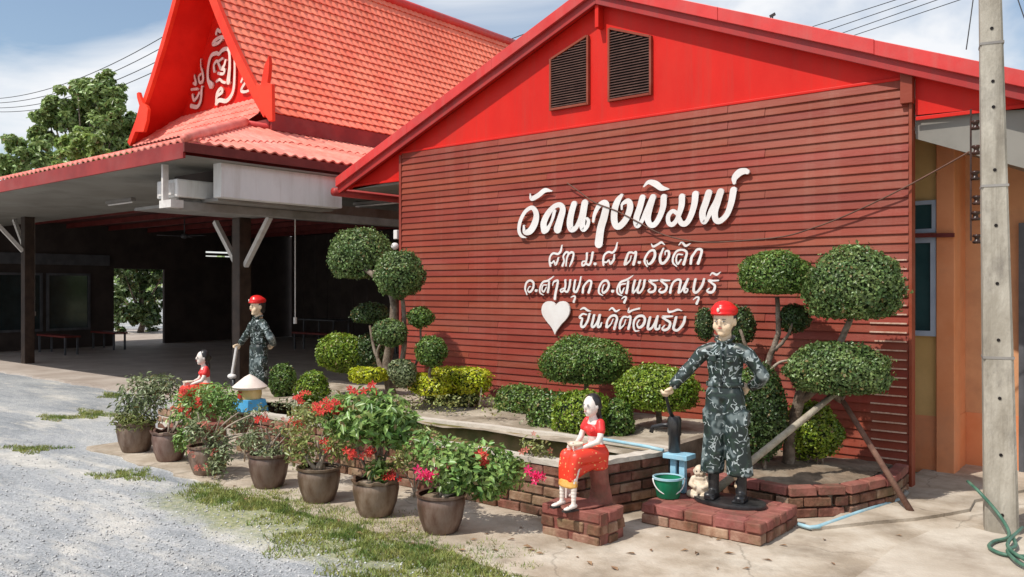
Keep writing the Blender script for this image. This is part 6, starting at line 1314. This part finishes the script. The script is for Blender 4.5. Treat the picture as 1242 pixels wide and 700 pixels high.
wire(atd(1215, -60, 9), atd(1256, 60, 8.5), 0.02, 0.006, 'thin stay wire right of the pole')
an = atY(937, 30, 1.5); t = thing('roof_antenna', an, 'tiny antenna on the red roof ridge against the sky', 'antenna'); mb = MB(); mb.tube([an-Vector((0,0,.3)), an+Vector((0,0,0.10))], 0.008, 5); mb.build('mast', M['wire'], t); mb = MB(); mb.bar(an+Vector((-.03,0,.09)), an+Vector((.03,0,.11)), .012, .03); mb.build('head', M['wire'], t)
# lamp fixed at the wall's left corner
lp = atY(483, 296, -0.06); t = thing('wall_lamp', lp, 'small white lamp on the left edge of the red wall', 'lamp'); 
q = atY(480, 285, -0.05); mb = MB(); mb.box(-5.95, -5.885, -0.06, 0.0, q.z-0.05, q.z+0.06); mb.build('fitting', M['white'], t, bevel=0.006); mb = MB(); mb.ell((-5.92, -0.06, q.z-0.14), (0.05, 0.05, 0.045)); mb.build('shade', M['white'], t, True)

# ================================================================== TREES BEYOND
def far_tree(label, base, clumps, mat, leaf, trunk_r=0.15, cat='tree', density=1.0):
    t = thing('tree', base, label, cat, 'trees behind the pavilion'); P = []; Nn = []
    base = Vector(base)
    for (c, r) in clumps:
        c = np.array(c); n = int(1100*density*(r/1.0)**2); sub = max(8, int(16*r))
        for s in range(sub):
            d = sphere_dirs(1)[0]; cc = c+d*r*0.95*rng.random()**0.45*np.array([1.1, 1, 0.85]); rr = r*(0.16+0.24*rng.random()); k = max(12, n//sub)
            dd = sphere_dirs(k); P.append(cc+dd*(rng.random(k)**0.4)[:, None]*rr*np.array([1.15, 1.15, 0.75])); Nn.append(dd*0.7+np.array([0, 0, 0.6]))
    leaves_obj('crown', np.concatenate(P), np.concatenate(Nn), leaf, M[mat], t, aspect=0.5, droop=0.3)
    top = Vector(np.mean([np.array(c) for c, r in clumps], axis=0)); limb(t, [base, base.lerp(top, .5)+Vector((.2, .1, 0)), top], (trunk_r, trunk_r*.4))
    for c, r in clumps: limb(t, [base.lerp(top, .45), Vector(c)], (trunk_r*.4, trunk_r*.12), name='limb')
    return t
def cl(lst, d): return [(atd(px, py, d+random.uniform(-.8, .8)), rp*1.12/FPX*d) for px, py, rp in lst]
D = 34
b0 = atd(100, 350, D); far_tree('tall airy green tree behind the pavilion, highest on the left', (b0.x, b0.y, 0), cl([(118,106,22),(95,118,20),(130,120,22),(110,140,30),(75,140,22),(60,150,18),(140,150,28),(50,165,16),(90,165,28),(120,175,30),(158,150,18),(150,180,25),(165,185,22),(62,135,12),(140,108,12)], D), 'leaf_tree', 0.26, 0.2, density=1.5)
D = 31
b0 = atd(25, 350, D); far_tree('lower dark green tree at the far left edge of the roof', (b0.x, b0.y, 0), cl([(25,185,24),(45,195,20),(8,205,16),(60,205,20),(30,215,24),(20,172,12)], D), 'leaf_tree', 0.25, 0.15, density=1.5)
D = 28
b0 = atd(95, 350, D); far_tree('pale yellow-green tree in front of the taller tree', (b0.x, b0.y, 0), cl([(98,170,16),(85,180,18),(110,182,20),(90,198,22),(118,200,20),(100,160,8)], D), 'leaf_tree2', 0.22, 0.12, density=1.6)
D = 30
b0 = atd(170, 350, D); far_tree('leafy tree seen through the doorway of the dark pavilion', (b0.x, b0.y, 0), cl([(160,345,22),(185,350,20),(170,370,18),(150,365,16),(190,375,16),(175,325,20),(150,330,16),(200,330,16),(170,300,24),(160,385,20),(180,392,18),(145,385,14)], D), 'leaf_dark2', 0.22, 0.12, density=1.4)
# far belt of trees closing the horizon
P = []
for i in range(150):
    a_ = random.uniform(-1.15, 1.9)*1.0; R_ = random.uniform(75, 95); c = Vector((-math.sin(a_)*R_, math.cos(a_)*R_, random.uniform(0.5, 2.8))); k = 260; dd = sphere_dirs(k); P.append(np.array(c)+dd*(rng.random(k)**.4)[:, None]*np.array([4.0, 4.0, 2.6]))
P = np.concatenate(P); V, F = leaf_arrays(P, np.tile([0, 0, 1.0], (len(P), 1)), 0.8, aspect=.6, jitter=1.6); props(link('distant_trees', np_mesh('distant_trees', V, F, M['leaf_tree'])), kind='stuff')

# ================================================================== GRASS, STONES, LITTER
def grass_patch(pts, dens, h, seed):
    r_ = np.random.default_rng(seed); out = []
    for (px, py, w, hh) in pts:
        c = atz(px, py, 0); a = atz(px+w/2, py, 0)-c; b = atz(px, py-hh/2, 0)-c; n = int(dens*a.length*b.length*3.14)
        t_ = r_.random(n)*6.283; q = np.sqrt(r_.random(n))*(0.75+0.35*np.sin(t_*3+px)+0.2*np.sin(t_*7)); out.append(np.array(c)+np.outer(q*np.cos(t_), np.array(a))+np.outer(q*np.sin(t_), np.array(b)))
    P = np.concatenate(out); P[:, 2] = 0.0; n = len(P); hgt = h*(0.4+0.9*r_.random(n)); ang = r_.random(n)*6.283; w = 0.0028+0.0025*r_.random(n)
    s = np.stack([np.cos(ang), np.sin(ang), 0*ang], 1)*w[:, None]; lean = r_.normal(size=(n, 3))*0.55*hgt[:, None]; lean[:, 2] = 0
    V = np.stack([P-s, P+s, P+lean+np.stack([0*hgt, 0*hgt, hgt], 1)], 1).reshape(-1, 3); F = np.arange(n*3).reshape(-1, 3); return V, F
gp = [(430,640,190,44),(360,622,130,34),(500,668,170,40),(560,690,140,26),(265,600,110,26),(310,612,90,18),(155,577,95,16),(115,503,70,12),(70,507,60,8),(38,545,90,10),(140,480,50,7),(460,700,220,30),(600,700,90,16),(250,590,60,10),(640,690,40,8),(395,632,70,20)]
V, F = grass_patch(gp+[(450,655,260,60),(540,680,240,50),(350,610,170,34),(300,603,150,30)], 3400, 0.030, 3); props(link('grass', np_mesh('grass', V, F, M['grass'])), kind='stuff')
# loose stones on the gravel
n = 14000; px = rng.uniform(-100, 640, n); py = 452+(rng.random(n)**0.8)*290; P = []
for x, y in zip(px, py):
    p = atz(x, y, 0)
    if p.y < -3.55: P.append((p.x, p.y))
P = np.array(P); n = len(P); s = 0.003+0.008*rng.random(n)**2.5
oct_ = np.array([(1,0,0),(-1,0,0),(0,1,0),(0,-1,0),(0,0,.75),(0,0,-.75)], float); Fo = np.array([(0,2,4),(2,1,4),(1,3,4),(3,0,4),(2,0,5),(1,2,5),(3,1,5),(0,3,5)])
jit = 1+0.35*rng.normal(size=(n, 6, 3)); V = oct_[None]*jit*s[:, None, None]; V += np.concatenate([P, s[:, None]*0.3], 1)[:, None, :]; F = (Fo[None]+np.arange(n)[:, None, None]*6)
gm = material('stone_chips', [(0.38, 0.38, 0.38), (0.54, 0.535, 0.52)], 30, 0.9, island=0.35); props(link('gravel', np_mesh('gravel', V.reshape(-1, 3), F.reshape(-1, 3), gm)), kind='stuff')
# fallen leaves on the pavement
mb = MB(); mb.add([(-.028,0,.004),(-.008,-.013,.010),(.03,0,.003),(-.006,.014,.012)], [(0,1,2),(0,2,3)]); lm = mb.mesh('fallen_leaf', M['dead']); first = None
for (x, y) in ((645,668),(640,664),(655,672),(790,668),(862,652),(872,655),(700,676),(745,690),(905,690),(585,672),(600,668),(1040,626),(1055,632),(830,668),(560,668),(572,676),(930,680),(1090,650),(300,606),(345,618),(410,632),(436,648),(500,660),(528,668),(620,655),(632,640),(690,665),(715,684),(765,672),(810,652),(845,672),(885,672),(950,662),(1000,655),(1075,612),(1120,612),(1145,604),(1010,684),(575,655),(590,648),(285,590),(250,584),(455,655),(470,652),(608,676),(476,640),(490,646),(505,642),(870,690),(680,655)):
    p = atz(x, y, 0.014); o = link('fallen_leaf', lm, None, p); o.rotation_euler = (random.uniform(-.2,.2), random.uniform(-.2,.2), random.uniform(0,6)); s = random.uniform(.35,1.3); o.scale = (s,s*random.uniform(.6,1.2),s)
    props(o, 'small dry brown leaf lying on the pale concrete pavement', 'leaf', 'dry leaves scattered on the pavement')
